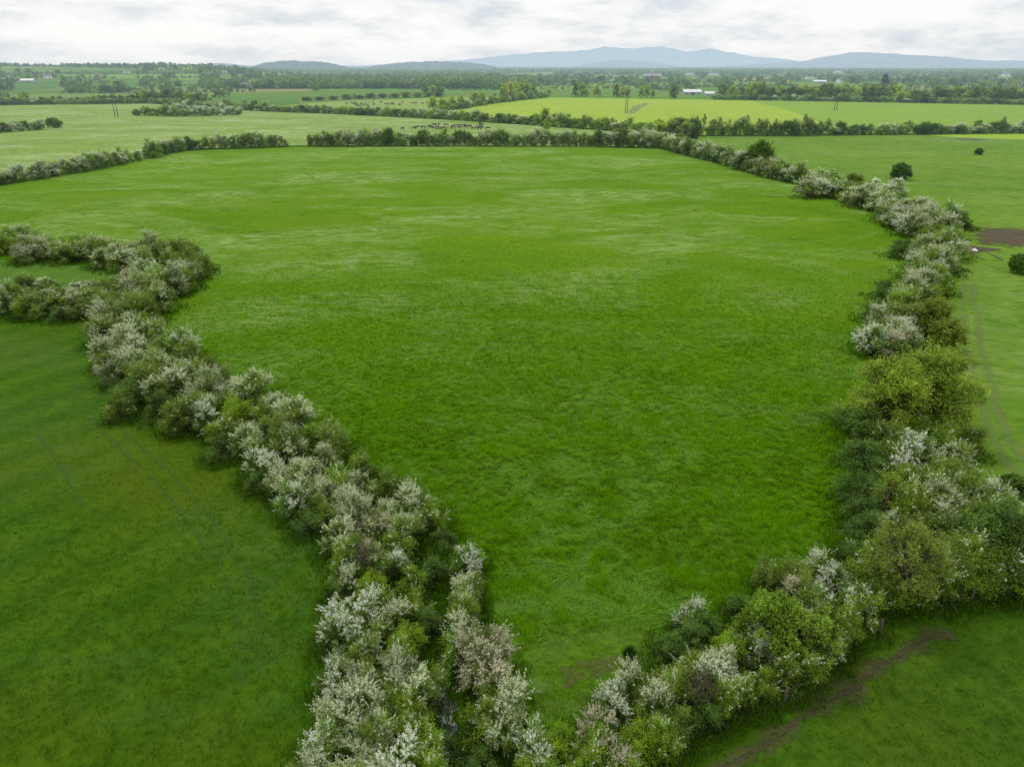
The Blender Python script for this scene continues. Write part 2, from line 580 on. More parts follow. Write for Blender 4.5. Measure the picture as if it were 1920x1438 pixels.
# crown centres read off the photograph: x, y, width, class
HEDGE = {
 'A1': "in the upper side hedge at left",
 'A2': "in the lower side hedge at left",
 'BE': "where the left hedges meet",
 'LU': "in the long left hedge above its middle",
 'LM': "in the middle of the long left hedge",
 'SL': "on the left bank of the stream",
 'SR': "on the right bank of the stream",
 'BR': "in the hedge along the dirt path",
 'RC': "in the thicket at the right corner",
 'RM': "in the right hedge near the big tree",
 'RU': "in the right hedge beside the mud",
 'RF': "in the right hedge beyond the mud",
}
NEAR = {
'A1': [(20,447,52,'G'),(43,437,45,'P'),(73,457,48,'G'),(113,470,50,'C'),(50,472,40,'P'),(153,467,46,'C'),(187,483,44,'C'),(197,460,46,'P'),(227,473,46,'G'),(-20,440,55,'P'),(-60,445,55,'C'),(8,465,50,'D'),(90,480,40,'G'),(135,485,42,'D'),(210,488,42,'D')],
'A2': [(43,513,50,'O'),(20,543,55,'G'),(30,533,40,'C'),(77,517,32,'W'),(73,553,58,'D'),(113,543,55,'O'),(117,578,55,'D'),(143,527,34,'C'),(167,521,42,'P'),(167,550,58,'D'),(200,533,55,'O'),(220,517,44,'O'),(-20,530,60,'G'),(-60,545,60,'O'),(-15,565,55,'D'),(50,568,50,'G'),(95,520,48,'O'),(150,570,50,'O'),(185,565,45,'D')],
'BE': [(270,460,52,'P'),(263,487,50,'C'),(300,467,48,'O'),(337,467,46,'O'),(367,477,42,'O'),(347,495,50,'O'),(283,508,56,'W'),(320,490,44,'G'),(327,523,44,'C'),(350,517,40,'G'),(267,533,56,'C'),(300,550,50,'C'),(233,547,52,'C'),(197,580,56,'P'),(247,577,60,'O'),(273,575,50,'O'),(375,490,38,'O'),(240,520,40,'P'),(290,530,46,'G')],
'LU': [(187,613,58,'C'),(240,613,56,'C'),(287,617,52,'C'),(230,640,52,'P'),(267,647,54,'C'),(333,640,55,'W'),(357,657,52,'O'),(213,690,52,'P'),(200,660,54,'C'),(247,677,56,'C'),(300,677,56,'C'),(400,690,46,'O'),(267,705,62,'O'),(333,710,58,'C'),(240,733,62,'D'),(293,753,60,'D'),(359,698,56,'C'),(388,726,62,'P'),(473,717,62,'C'),(516,752,52,'C'),(557,768,66,'C'),(452,762,58,'Y'),(487,771,46,'G'),(391,774,60,'W'),(417,800,50,'G'),(353,768,62,'O'),(458,819,60,'C'),(519,813,84,'O'),(548,838,62,'C'),(596,806,52,'G'),(625,819,62,'O'),(413,832,60,'D'),(310,640,40,'G'),(220,755,50,'O'),(330,775,55,'O'),(430,740,45,'C'),(280,660,40,'Y')],
'LM': [(481,864,58,'W'),(519,883,60,'P'),(548,931,58,'W'),(573,886,60,'C'),(609,864,58,'P'),(625,896,62,'G'),(673,905,56,'P'),(679,870,46,'O'),(724,902,64,'O'),(788,937,72,'C'),(813,965,58,'G'),(676,957,80,'P'),(634,998,72,'C'),(695,985,62,'P'),(756,985,72,'C'),(752,1025,72,'G'),(653,1036,74,'G'),(577,973,56,'D'),(730,1059,50,'W'),(781,1085,64,'G'),(820,1062,62,'D'),(871,1040,60,'W'),(872,1090,58,'C'),(640,1091,46,'C'),(689,1088,62,'Y'),(590,930,54,'C'),(640,930,54,'C'),(700,1040,40,'P'),(620,960,50,'O'),(835,1005,50,'D'),(480,895,50,'D')],
'SL': [(677,1142,100,'W'),(630,1180,72,'W'),(706,1178,72,'C'),(685,1214,52,'C'),(753,1190,72,'Y'),(781,1135,64,'G'),(810,1160,56,'D'),(664,1243,66,'O'),(628,1261,56,'W'),(664,1298,88,'C'),(742,1261,66,'P'),(782,1277,86,'C'),(768,1321,82,'G'),(722,1305,62,'G'),(651,1350,98,'P'),(702,1360,76,'P'),(602,1409,92,'W'),(677,1402,84,'P'),(755,1412,96,'W'),(768,1376,64,'G'),(803,1400,72,'G'),(740,1225,56,'G'),(720,1130,60,'G'),(640,1460,100,'C'),(720,1470,100,'P'),(805,1455,80,'G'),(570,1450,70,'C')],
'SR': [(872,1118,62,'C'),(867,1143,66,'G'),(877,1176,66,'C'),(909,1225,96,'P'),(919,1265,90,'P'),(932,1315,104,'C'),(906,1350,92,'G'),(860,1215,46,'G'),(945,1355,70,'C'),(890,1425,60,'D')],
'BR': [(1000,1400,70,'W'),(1050,1392,72,'Y'),(1020,1440,70,'G'),(1131,1362,58,'P'),(1149,1410,50,'P'),(1158,1323,62,'W'),(1192,1282,66,'C'),(1250,1276,78,'O'),(1237,1329,64,'C'),(1198,1382,76,'Y'),(1243,1382,64,'G'),(1274,1350,64,'O'),(1298,1158,40,'W'),(1292,1200,72,'D'),(1259,1212,50,'D'),(1329,1172,60,'D'),(1359,1200,66,'Y'),(1413,1205,66,'W'),(1347,1253,56,'W'),(1382,1290,56,'C'),(1350,1300,72,'G'),(1424,1283,66,'G'),(1500,1232,84,'G'),(1496,1105,60,'P'),(1545,1130,50,'W'),(1548,1066,64,'W'),(1493,1075,64,'O'),(1441,1075,54,'O'),(1551,1208,48,'C'),(1090,1440,80,'G'),(1170,1440,80,'Y'),(1385,1135,56,'D'),(1320,1330,60,'D'),(1470,1260,64,'O'),(1560,1170,66,'G'),(1110,1395,56,'G')],
'RC': [(1564,1074,58,'W'),(1599,1119,48,'W'),(1618,1139,74,'G'),(1590,1160,60,'G'),(1634,1030,80,'G'),(1649,1068,80,'G'),(1747,1084,84,'G'),(1719,971,80,'O'),(1786,975,70,'C'),(1848,990,110,'G'),(1883,936,80,'C'),(1887,1030,104,'G'),(1828,1049,96,'G'),(1673,983,50,'C'),(1618,983,80,'D'),(1780,1085,72,'D'),(1930,990,90,'G'),(1940,1050,100,'G'),(1880,1080,70,'D'),(1650,1105,60,'O'),(1600,1030,52,'D'),(1800,1020,70,'O')],
'RM': [(1618,790,88,'D'),(1614,846,80,'D'),(1610,909,80,'D'),(1622,945,72,'D'),(1712,843,92,'W'),(1793,850,66,'C'),(1821,823,54,'O'),(1704,897,88,'G'),(1762,905,88,'G'),(1813,905,80,'O'),(1793,702,62,'C'),(1660,815,76,'O'),(1745,815,70,'G'),(1655,880,66,'D'),(1840,925,64,'C'),(1665,935,66,'O'),(1600,760,60,'O')],
'RU': [(1779,424,50,'C'),(1722,421,48,'P'),(1694,461,52,'D'),(1742,432,48,'G'),(1742,457,50,'P'),(1779,458,54,'C'),(1740,478,52,'C'),(1771,487,48,'C'),(1728,497,50,'C'),(1700,521,46,'G'),(1734,524,54,'P'),(1764,527,46,'G'),(1663,538,50,'D'),(1694,555,54,'C'),(1742,549,50,'Y'),(1648,578,54,'D'),(1660,603,62,'P'),(1640,629,60,'W'),(1700,618,56,'W'),(1705,643,58,'C'),(1690,582,52,'G'),(1715,490,44,'O'),(1680,640,56,'P'),(1750,505,44,'C')],
'RF': [(1508,324,50,'P'),(1537,330,46,'W'),(1568,336,44,'G'),(1600,335,48,'O'),(1580,352,42,'G'),(1637,352,52,'W'),(1677,349,48,'W'),(1688,375,50,'O'),(1660,373,46,'O'),(1705,388,46,'C'),(1734,386,46,'C'),(1700,408,42,'C'),(1757,399,46,'C'),(1785,402,44,'W'),(1805,412,40,'D'),(1735,412,44,'P'),(1620,365,40,'G'),(1760,415,40,'G'),(1550,348,40,'G'),(1520,342,40,'O')],
}
def fill(seg, line, n, d, mix, jx, jy):
    rr = random.Random(len(seg) * 31 + n)
    P = np.array(line, float)
    for i in range(n):
        t = (i + 0.5) / n * (len(P) - 1); k = min(int(t), len(P) - 2); q = P[k] + (P[k + 1] - P[k]) * (t - k)
        NEAR[seg].append((q[0] + rr.gauss(0, jx), q[1] + rr.gauss(0, jy), d * rr.uniform(0.85, 1.15), rr.choice(mix)))


NEAR['A2'] = [(x, y + (14 if y < 530 else 4), d * 0.92, c) for x, y, d, c in NEAR['A2'] if (x, y) != (30, 533)]
NEAR['A1'] = [(x, y - 2, d * 0.95, c) for x, y, d, c in NEAR['A1'] if (x, y) not in ((8, 465), (90, 480), (135, 485), (210, 488))]
fill('LU', [(215, 620), (255, 680), (330, 720), (430, 780), (540, 820), (610, 850)], 20, 46, 'GSCOGC', 22, 16)
fill('LM', [(560, 870), (620, 930), (690, 960), (740, 1030), (700, 1070)], 14, 50, 'GSCOGC', 26, 16)
fill('SL', [(690, 1120), (680, 1220), (700, 1290), (690, 1380), (720, 1440)], 10, 58, 'GSCGO', 36, 14)
fill('BE', [(345, 500), (300, 530), (270, 560), (225, 590)], 8, 46, 'GSCG', 14, 10)
fill('RF', [(1505, 338), (1580, 354), (1640, 374), (1700, 400), (1765, 418)], 28, 48, 'CGSOCW', 4, 6)
fill('A1', [(-20, 446), (100, 458), (235, 474)], 10, 44, 'CSGOG', 5, 6)
fill('A2', [(-20, 556), (100, 562), (215, 562)], 10, 48, 'GOSGO', 5, 7)
fill('RU', [(1775, 440), (1757, 480), (1730, 512), (1705, 555), (1685, 600), (1668, 640)], 16, 52, 'CGSOCG', 12, 5)
fill('RM', [(1705, 850), (1760, 880), (1795, 930), (1750, 950), (1700, 930)], 10, 78, 'GOGSC', 8, 8)
fill('RC', [(1610, 1090), (1680, 1075), (1740, 1040), (1800, 1070), (1860, 1040), (1905, 1060)], 12, 84, 'GOGG', 8, 10)
fill('BR', [(1180, 1345), (1290, 1270), (1330, 1235), (1460, 1180), (1540, 1120)], 12, 64, 'GCGOS', 8, 10)
for seg, lst in NEAR.items():
    for (px, py, d, c) in lst:
        add_near(px, py, d, c, seg, {'RF': 0.86, 'RU': 0.9, 'A1': 0.85, 'A2': 0.74}.get(seg, 1.0))

# lone bushes out in the right-hand fields and at the edges
LONE = [(1690, 322, 35, 'D', 'lone round dark bush in the right field', 1.0), (1836, 285, 15, 'D', 'small lone bush far out in the right field', 1.0),
        (1917, 496, 44, 'D', 'dark round bush at right edge below the mud', 1.0), (101, 231, 24, 'O', 'single bush past the end of short left hedge', 0.9),
        (256, 212, 15, 'C', 'small pale bush left of the scrub island', 0.9), (1905, 912, 60, 'D', 'dark bush at right edge beside the wheel tracks', 0.8)]
for (px, py, d, c, lab, hs) in LONE:
    dep = depth_at(px, py, 2.0)
    D = d / (FPX / dep) * 1.15
    H = D * 0.68 * hs
    x, y = at(px, py, H * 0.5)
    k_ = CLS[c]
    lf_, st_ = tree_meshes(int(px), D, H, 0.05, k_['leaf'], k_['tip'], nl=60, leaf_s=max(0.1, D * 0.045), per=10, shoots=34, trunk_r=0.08, low=-0.5, rs=0.85)
    me_ = lf_.mesh('bush')
    tag(obj('bush', me_, M_LEAFH, None, (x, y, 0)), lab, 'bush')


def hedge_line(seg, pts, spacing, Hm, mix, jit=0.5, rows=1, rowgap=1.5, dm=1.0):
    W = [at(*p) for p in pts]
    keys = list(mix.keys()); wts = list(mix.values())
    acc = 0.0; nxt = 0.0
    for a, b in zip(W[:-1], W[1:]):
        L = np.linalg.norm(b - a); d = (b - a) / L; nrm = np.array([-d[1], d[0]])
        while nxt < acc + L:
            p = a + d * (nxt - acc)
            for r in range(rows):
                q = p + nrm * ((r - (rows - 1) / 2) * rowgap + random.gauss(0, jit)) + d * random.gauss(0, 0.4)
                H = Hm * random.uniform(0.72, 1.22)
                PLANTS.append(dict(x=q[0], y=q[1], D=max(spacing * 1.7, H * 1.0) * random.uniform(0.85, 1.2) * dm, H=H, cls=random.choices(keys, wts)[0], seg=seg, lod='m'))
            nxt += spacing * random.uniform(0.8, 1.2)
        acc += L


FAR_SEG = {
 'F1': "in the left part of the far hedge",
 'F2': "in the far hedge behind the main field",
 'F3': "at the right end of the far hedge",
 'ST': "in the short hedge at left edge",
 'IS': "in the island of scrub",
 'H3': "in the hedge behind the nearer cows",
 'H4': "in the hedge below the yellow field",
 'H5': "in the hedge left of the yellow field",
 'H6': "in the hedge behind the green field",
 'H7': "along the far side of left pale field",
}
MIXA = {'C': 3.5, 'W': 1.2, 'S': 1.6, 'P': .6, 'G': 2.2, 'O': 2.0, 'D': 1.2}
hedge_line('F1', [(-70, 357), (0, 347), (130, 326), (200, 314), (262, 301)], 2.5, 4.3, {'C': 4, 'S': 2, 'W': 1, 'O': 1.5, 'G': 1})
hedge_line('F1', [(276, 298), (310, 289), (345, 282), (480, 277), (545, 275)], 2.5, 4.9, {'C': 3, 'S': 1.5, 'G': 2, 'O': 1.5, 'D': 1})
hedge_line('F2', [(585, 274.5), (700, 273.5), (900, 273.5), (1100, 274.5), (1215, 277)], 2.3, 5.3, {'S': 2, 'G': 4, 'O': 3, 'D': 1.5, 'C': 1.6})
hedge_line('F3', [(1180, 268), (1240, 276), (1290, 290), (1350, 304), (1420, 325), (1500, 345)], 2.2, 4.5, MIXA, rows=2, rowgap=1.8)
hedge_line('ST', [(-30, 252), (0, 249), (85, 243)], 3.6, 4.2, {'C': 1, 'P': 2, 'O': 3, 'D': 1})
hedge_line('IS', [(275, 217), (340, 219), (453, 216)], 3.6, 5.0, {'C': 4, 'W': 2.5, 'G': 2, 'D': 1})
hedge_line('IS', [(312, 213), (380, 213), (445, 212)], 4.0, 5.4, {'C': 4, 'W': 3, 'G': 1})
hedge_line('H3', [(430, 206), (640, 214), (735, 219), (827, 223), (1007, 235), (1173, 247), (1225, 253)], 4.6, 5.0, {'Y': 1.6, 'G': 3.5, 'C': 1.5, 'O': 1.5, 'D': 2})
hedge_line('H4', [(1255, 256), (1310, 255), (1450, 255), (1545, 254)], 2.9, 6.4, {'G': 4, 'O': 4, 'D': 2, 'Y': .5})
hedge_line('H4', [(1560, 254), (1700, 252), (1920, 250), (1990, 249)], 4.2, 4.8, {'G': 3, 'Y': 1, 'C': 2, 'D': 3})
hedge_line('H5', [(830, 209), (873, 203), (897, 198), (925, 194), (985, 187), (1022, 183.5)], 4.4, 4.6, {'G': 4, 'Y': 2, 'C': 1.2, 'D': 2})

hedge_line('H6', [(1340, 187.5), (1400, 188.5), (1560, 191), (1920, 197), (1990, 198)], 5.5, 4.4, {'G': 3, 'D': 3, 'C': 1, 'O': 1})
hedge_line('H7', [(-20, 198), (0, 197.5), (150, 196), (283, 194), (430, 205)], 5.0, 4.2, {'G': 3, 'D': 2, 'C': 1, 'O': 2})

LOOK = {'W': 'white blossomed hawthorn', 'C': 'cream blossomed hawthorn', 'P': 'pinkish blossomed hawthorn', 'S': 'dull sage cream hawthorn', 'G': 'mostly green hawthorn',
        'O': 'olive brown bush', 'Y': 'bright yellow green bush', 'D': 'dark green bush'}
ORD = ['first', 'second', 'third', 'fourth', 'fifth', 'sixth', 'seventh', 'eighth', 'ninth', 'tenth', 'eleventh', 'twelfth', 'thirteenth', 'fourteenth',
       'fifteenth', 'sixteenth', 'seventeenth', 'eighteenth', 'nineteenth']
TENS = {2: 'twent', 3: 'thirt', 4: 'fort', 5: 'fift', 6: 'sixt', 7: 'sevent', 8: 'eight', 9: 'ninet'}


def ordinal(i):
    if i < 19: return ORD[i]
    n = i + 1
    return TENS[n // 10] + ('ieth' if n % 10 == 0 else 'y-' + ORD[n % 10 - 1])


def assign_labels():
    from collections import defaultdict
    g = defaultdict(list)
    for p in PLANTS:
        if 'label' not in p:
            g[(p['seg'], p['cls'])].append(p)
    for (seg, c), lst in g.items():
        near = seg in HEDGE
        where = HEDGE.get(seg) or FAR_SEG[seg]
        if near:
            lst.sort(key=lambda p: math.hypot(p['x'], p['y']))
        else:
            lst.sort(key=lambda p: p['x'] / p['y'])
        for i, p in enumerate(lst):
            if len(lst) == 1:
                p['label'] = 'only ' + LOOK[c] + ' ' + where
            elif near:
                p['label'] = ordinal(i) + ' nearest ' + LOOK[c] + ' ' + where
            else:
                p['label'] = ordinal(i) + ' ' + LOOK[c] + ' from left ' + where


GROUPS = {'H': 'hawthorns along the hedges', 'B': 'bushes along the hedges'}
KEEP = []
for kinds, nm, lab in (('WCSPG', 'distant_hawthorns', 'small distant hawthorns filling out the far hedges'), ('OYD', 'distant_bushes', 'small distant green bushes filling out the far hedges')):
    lst = [p for p in PLANTS if p['cls'] in kinds]
    lst.sort(key=lambda p: -(1e9 if p['seg'] == 'LONE' else p['H'] / math.hypot(p['x'], p['y'])))
    KEEP += lst[:296]
    VV = []; CC = []
    for p in lst[296:]:
        me = mid_proto(p['cls'], random.randrange(4))
        n = len(me.vertices)
        v = np.empty(n * 3, np.float32); me.vertices.foreach_get('co', v); v = v.reshape(-1, 3)
        c = np.empty(n * 4, np.float32); me.attributes['Col'].data.foreach_get('color', c)
        a = random.random() * 6.28; s_ = p['D'] / (2 * BUSH_R * 1.12); sz = p['H'] / (BUSH_H * 1.05)
        VV.append(np.stack([(v[:, 0] * cos(a) - v[:, 1] * sin(a)) * s_ + p['x'], (v[:, 0] * sin(a) + v[:, 1] * cos(a)) * s_ + p['y'], v[:, 2] * sz], 1))
        CC.append(c.reshape(-1, 4)[:, :3] * random.uniform(0.88, 1.12))
    if VV:
        V = np.concatenate(VV)
        tag(obj(nm, mesh_np(nm, V, np.arange(len(V)).reshape(-1, 4), np.concatenate(CC)), M_LEAFH), lab, 'bushes', kind='stuff')
    print(nm, len(lst))
PLANTS = KEEP
assign_labels()
for i, p in enumerate(PLANTS):
    haw = p['cls'] in 'WCSPG'
    name = 'hawthorn_bush' if haw else 'bush'
    s = p['D'] / (2 * BUSH_R * 1.12); sz = p['H'] / (BUSH_H * 1.05)
    rz = random.random() * 2 * pi
    z = float(terrain(p['x'], p['y']))
    if p['lod'] == 'n':
        a, b, c = near_proto(p['cls'], random.randrange(4 if haw else 3))
        root = empty(name, (p['x'], p['y'], z), rz, (s, s, sz))
        obj('crown', a, None, root)
        if b: obj('blossom', b, None, root)
        obj('trunk', c, None, root)
    else:
        root = obj(name, mid_proto(p['cls'], random.randrange(4)), None, None, (p['x'], p['y'], z), rz, (s, s, sz))
    tag(root, p['label'], 'hawthorn' if haw else 'bush', GROUPS['H' if haw else 'B'] if p['seg'] != 'LONE' else None)
print('plants', len(PLANTS), 'hawthorn', sum(p['cls'] in 'WCSPG' for p in PLANTS))


# ----------------------------------------------------------------- big trees near the camera
def big_tree(px, py, W, H, th, leaf, tip, label, name='tree', seed=1, **kw):
    x, y = at(px, py)
    lf, st = tree_meshes(seed, W, H, th, leaf, tip, **kw)
    t = empty(name, (x, y, 0))
    obj('crown', lf.mesh('crown'), M_LEAF, t)
    obj('trunk', st.mesh('trunk'), M_BARK, t)
    tag(t, label, 'tree')
    return t


YG, YT = (0.115, 0.18, 0.018), (0.23, 0.31, 0.035)
big_tree(1655, 810, 7.0, 6.4, 0.2, (0.17, 0.28, 0.022), (0.33, 0.46, 0.045), 'left crown of the big pale green tree clump in right hedge', seed=31, nl=80, low=-0.75, leaf_s=0.11, per=12, shoots=48, rs=0.68)
big_tree(1735, 808, 7.0, 6.8, 0.2, (0.16, 0.27, 0.022), (0.31, 0.44, 0.045), 'right crown of the big pale green tree clump in right hedge', seed=32, nl=80, low=-0.75, leaf_s=0.11, per=12, shoots=48, rs=0.68)
big_tree(1436, 1222, 3.3, 3.5, 0.2, (0.12, 0.23, 0.016), (0.235, 0.38, 0.028), 'rounded bright yellow green tree beside the dirt path', seed=33, nl=70, low=-0.6, leaf_s=0.085, per=13, shoots=50, rs=0.62)
big_tree(1512, 1240, 2.9, 3.1, 0.2, (0.12, 0.22, 0.02), (0.23, 0.35, 0.035), 'lower yellow green tree right of the rounded one', seed=34, nl=60, low=-0.6, leaf_s=0.085, per=13, shoots=48, rs=0.62)
big_tree(1686, 1135, 4.2, 5.2, 1.4, (0.14, 0.215, 0.030), (0.26, 0.335, 0.05), 'thin olive tree with a pale bare trunk at field corner', seed=35, nl=60, leaf_s=0.075, per=10, shoots=36, rs=0.7, trunk_r=0.13, core=False)
big_tree(1735, 640, 4.4, 4.6, 0.5, YG, YT, 'yellow green tree in right hedge above the big clump', seed=36, nl=26, leaf_s=0.13, per=11, shoots=80)
big_tree(1768, 665, 3.6, 3.6, 0.4, YG, YT, 'smaller yellow green tree on field side above the big clump', seed=37, nl=22, leaf_s=0.13, per=11, shoots=70)
big_tree(1421, 322, 9.5, 7.6, 0.8, (0.06, 0.125, 0.015), (0.12, 0.22, 0.028), 'dark rounded tree standing above right hedge near its far end', seed=38, nl=34, leaf_s=0.26, per=9, shoots=60)
big_tree(1850, 1075, 4.6, 4.6, 0.3, (0.07, 0.15, 0.022), (0.14, 0.245, 0.04), 'broad mid green tree in the right corner thicket', seed=39, nl=70, leaf_s=0.09, per=12, shoots=48, rs=0.65, low=-0.7)
big_tree(1655, 980, 1.3, 3.6, 0.4, YG, YT, 'narrow upright yellow green sapling in right hedge', seed=40, nl=14, leaf_s=0.1, per=9, shoots=40)


def bare_bush(px, py, W, H, label, col, n=60, seed=3, name='dead_bush'):
    """leafless bundle of twigs"""
    rng = np.random.default_rng(seed)
    t = Tubes(4)
    x, y = at(px, py)
    for i in range(n):
        a = rng.random() * 2 * pi; r = W / 2 * rng.random() ** 0.6
        top = np.array([r * cos(a), r * sin(a), H * (0.5 + 0.5 * rng.random())])
        b = np.array([r * 0.2 * cos(a), r * 0.2 * sin(a), -0.05])
        m = (b + top) / 2 + rng.normal(size=3) * 0.1
        t.add([b, m, top], [0.022, 0.014, 0.005])
        for j in range(4):
            f = 0.4 + 0.5 * rng.random(); s = b * (1 - f) + top * f
            e = s + unit(rng.normal(size=3) + np.array([0, 0, 0.6])) * 0.5 * rng.random()
            t.add([s, (s + e) / 2 + rng.normal(size=3) * 0.03, e], [0.012, 0.009, 0.004])
    o = obj(name, t.mesh(name), plain_mat(name + '_twigs', col, 0.9), None, (x, y, 0))
    tag(o, label, 'bush')


bare_bush(1309, 1330, 2.0, 2.4, 'grey brown leafless tangle of twigs beside the dirt path hedge', (0.10, 0.10, 0.055), 150, 3)
bare_bush(689, 1085, 1.5, 3.0, 'grey leafless twigs between bushes in left hedge', (0.11, 0.115, 0.065), 80, 4)
bare_bush(1778, 1090, 1.8, 3.4, 'pale bare branches in the right corner thicket', (0.22, 0.18, 0.13), 50, 5)

# ----------------------------------------------------------------- mid-distance trees as things
TREEP = {}


def far_tree_proto(kind, v):
    key = (kind, v)
    if key not in TREEP:
        P = dict(light=((0.25, 0.37, 0.028), (0.43, 0.55, 0.055)), mid=((0.12, 0.20, 0.03), (0.22, 0.32, 0.05)),  # light kind: sunshine on these trees put into brighter leaf colours
                 dark=((0.07, 0.13, 0.025), (0.13, 0.21, 0.04)), bare=((0.13, 0.165, 0.045), (0.21, 0.24, 0.07)), conifer=((0.018, 0.036, 0.02), (0.03, 0.055, 0.03)))[kind]
        W, H = {'bare': (5.0, 10)}.get(kind, (8.0, 9.0))
        lf, st = tree_meshes(900 + v * 7 + len(kind), W, H, 0.9 if kind == 'bare' else 0.2, P[0], P[1], nl=20, low=-0.35 if kind == 'bare' else -0.8, leaf_s=0.62 if kind != 'bare' else 0.3, per=4,
                             shoots=26 if kind != 'bare' else 22, trunk_r=0.22, core=kind != 'bare')
        a = lf.mesh('crown'); a.materials.append(M_LEAFH)
        b = st.mesh('trunk'); b.materials.append(M_BARKH)
        TREEP[key] = (a, b)
    return TREEP[key]


NTREE = 0
TREES = []


def mid_tree(px, base, top, wpx, kind, where, z=None):
    x, y = at(px, base)
    dep = y * CP + CAM_H * SP
    for _ in range(3):
        zz = float(terrain(x, y))
        x, y = at(px, base, zz)
    dep = y * CP + CAM_H * SP
    H = (base - top) / (FPX / dep) / 0.93
    W = wpx / (FPX / dep)
    TREES.append(dict(x=x, y=y, z=float(terrain(x, y)), H=H, W=W, kind=kind, where=where))


# along the hedge left of the yellow field
for a in [(812, 207, 184, 22, 'light'), (830, 207, 186, 22, 'light'), (848, 205, 185, 22, 'light'), (865, 204, 184, 20, 'light'), (890, 199, 176, 26, 'light'),
          (903, 198, 177, 22, 'light'), (928, 193, 179, 12, 'mid'), (945, 192, 162, 22, 'light'), (957, 190, 159, 24, 'light'), (972, 188, 157, 26, 'light'), (987, 186, 160, 24, 'light'),
          (1000, 185, 166, 18, 'mid')]:
    mid_tree(*a, 'in the hedge left of yellow field')
for a in [(1029, 182, 168, 14, 'light'), (1078, 182, 160, 16, 'mid'), (1092, 182, 158, 20, 'light'), (1100, 182, 169, 12, 'light'), (1119, 182, 163, 17, 'light'), (1155, 183, 162, 18, 'mid'), (1168, 183, 164, 14, 'light'),
          (1177, 183, 166, 12, 'light'), (1202, 184, 166, 14, 'light'), (1213, 184, 163, 14, 'light'), (1224, 184, 170, 10, 'light'), (1262, 186, 163, 20, 'mid')]:
    mid_tree(*a, 'behind the yellow field')
# tree belt at right behind the green field
random.seed(21)
x = 1352
while x < 1960:
    b = 187 + (x - 1400) / 520 * 8
    mid_tree(x, b - random.uniform(0, 3), b - random.uniform(18, 29), random.uniform(20, 30), random.choices(['light', 'mid', 'dark'], [2, 3, .8])[0], 'in the tree belt behind the green field')
    x += random.uniform(9, 15)
# dark hedge at its foot, and hedges further left
for a in [(1121 + 30 * 1, 235, 0, 0, '')][:0]:
    pass
# trees standing in nearer hedges
for a in [(1022, 250, 208, 26, 'light'), (1040, 236, 214, 20, 'bare'), (1065, 238, 216, 18, 'bare')]:
    mid_tree(*a, 'in the hedge behind the nearer cows')
for px_ in [1305, 1318, 1332, 1350, 1366, 1385, 1398, 1420, 1434, 1452, 1470, 1488, 1506, 1520, 1535]:
    mid_tree(px_, 254, 254 - random.uniform(24, 36), random.uniform(9, 14), 'bare', 'in the hedge below the yellow field')
for a in [(1235, 262, 230, 34, 'light'), (1262, 262, 228, 36, 'mid'), (1285, 260, 232, 32, 'light'), (1300, 268, 238, 28, 'dark')]:
    mid_tree(*a, 'at the corner where the far hedges meet')
for a in [(1876, 250, 223, 12, 'bare'), (1830, 251, 229, 22, 'mid'), (1571, 253, 231, 16, 'dark'), (1735, 252, 233, 20, 'mid')]:
    mid_tree(*a, 'in the right part of hedge below green field')
# left far boundary of the pale field
x = -20
while x < 430:
    b = 196.5 - min(x, 283) / 283 * 3 + max(0, x - 300) / 130 * 8
    big = 270 < x < 385
    mid_tree(x, b, b - (random.uniform(16, 24) if big else random.uniform(8, 15)), random.uniform(22, 32) if big else random.uniform(13, 20),
             random.choices(['light', 'mid', 'dark'], [1.2, 3, 1.5])[0], 'along the far side of the left pale field')
    x += random.uniform(9, 14)
for px_, b in [(575, 190), (600, 189), (625, 188), (650, 187), (672, 186), (695, 185), (718, 184.5), (740, 184), (760, 183.5), (783, 183), (805, 182), (822, 181.5)]:
    mid_tree(px_, b, b - random.uniform(5, 9), 26, random.choice(['mid', 'dark']), 'in the low hedge beyond the far cows')
for px_, b in [(800, 175, ), (812, 176), (825, 177)]:
    mid_tree(px_, b, b - 14, 20, random.choice(['mid', 'light']), 'at the end of low hedge beyond the far cows')
mid_tree(1656, 165, 143, 17, 'conifer', 'among the distant fields at right')
TL = {'light': 'yellow green tree', 'mid': 'mid green tree', 'dark': 'dark green tree', 'bare': 'thin half bare tree', 'conifer': 'dark pointed conifer'}
from collections import defaultdict
_g = defaultdict(list)
for t in TREES: _g[(t['where'], t['kind'])].append(t)
for (w, k), lst in _g.items():
    lst.sort(key=lambda t: t['x'] / t['y'])
    for i, t in enumerate(lst):
        t['label'] = ((ordinal(i) + ' ' + TL[k] + ' from left ') if len(lst) > 1 else ('only ' + TL[k] + ' ')) + w
for t in TREES:
    W0, H0 = {'bare': (5.0, 10)}.get(t['kind'], (8.0, 9.0))
    a, b = far_tree_proto(t['kind'], random.randrange(4))
    root = empty('tree' if t['kind'] != 'conifer' else 'conifer_tree', (t['x'], t['y'], t['z']), random.random() * 6.28, (t['W'] / W0, t['W'] / W0, t['H'] / H0))
    obj('crown', a, None, root)
    obj('trunk', b, None, root)
    tag(root, t['label'], 'tree', 'trees along the distant hedges' if len(_g[(t['where'], t['kind'])]) > 1 else None)
print('trees', len(TREES))

# ----------------------------------------------------------------- far country: field pattern, ground sheet, far woods
ROT = R(14)
FU, FV = 210.0, 125.0


def warp(u, v):
    return (u + 30 * np.sin(v / 310.0 + 1.3) + 22 * np.sin(u / 420.0 + v / 190.0),
            v + 26 * np.sin(u / 370.0) + 18 * np.sin(u / 150.0 + 2.1 + v / 520.0))


def uv_to_xy(u, v):
    a, b = warp(u, v)
    return a * cos(ROT) - b * sin(ROT), a * sin(ROT) + b * cos(ROT)


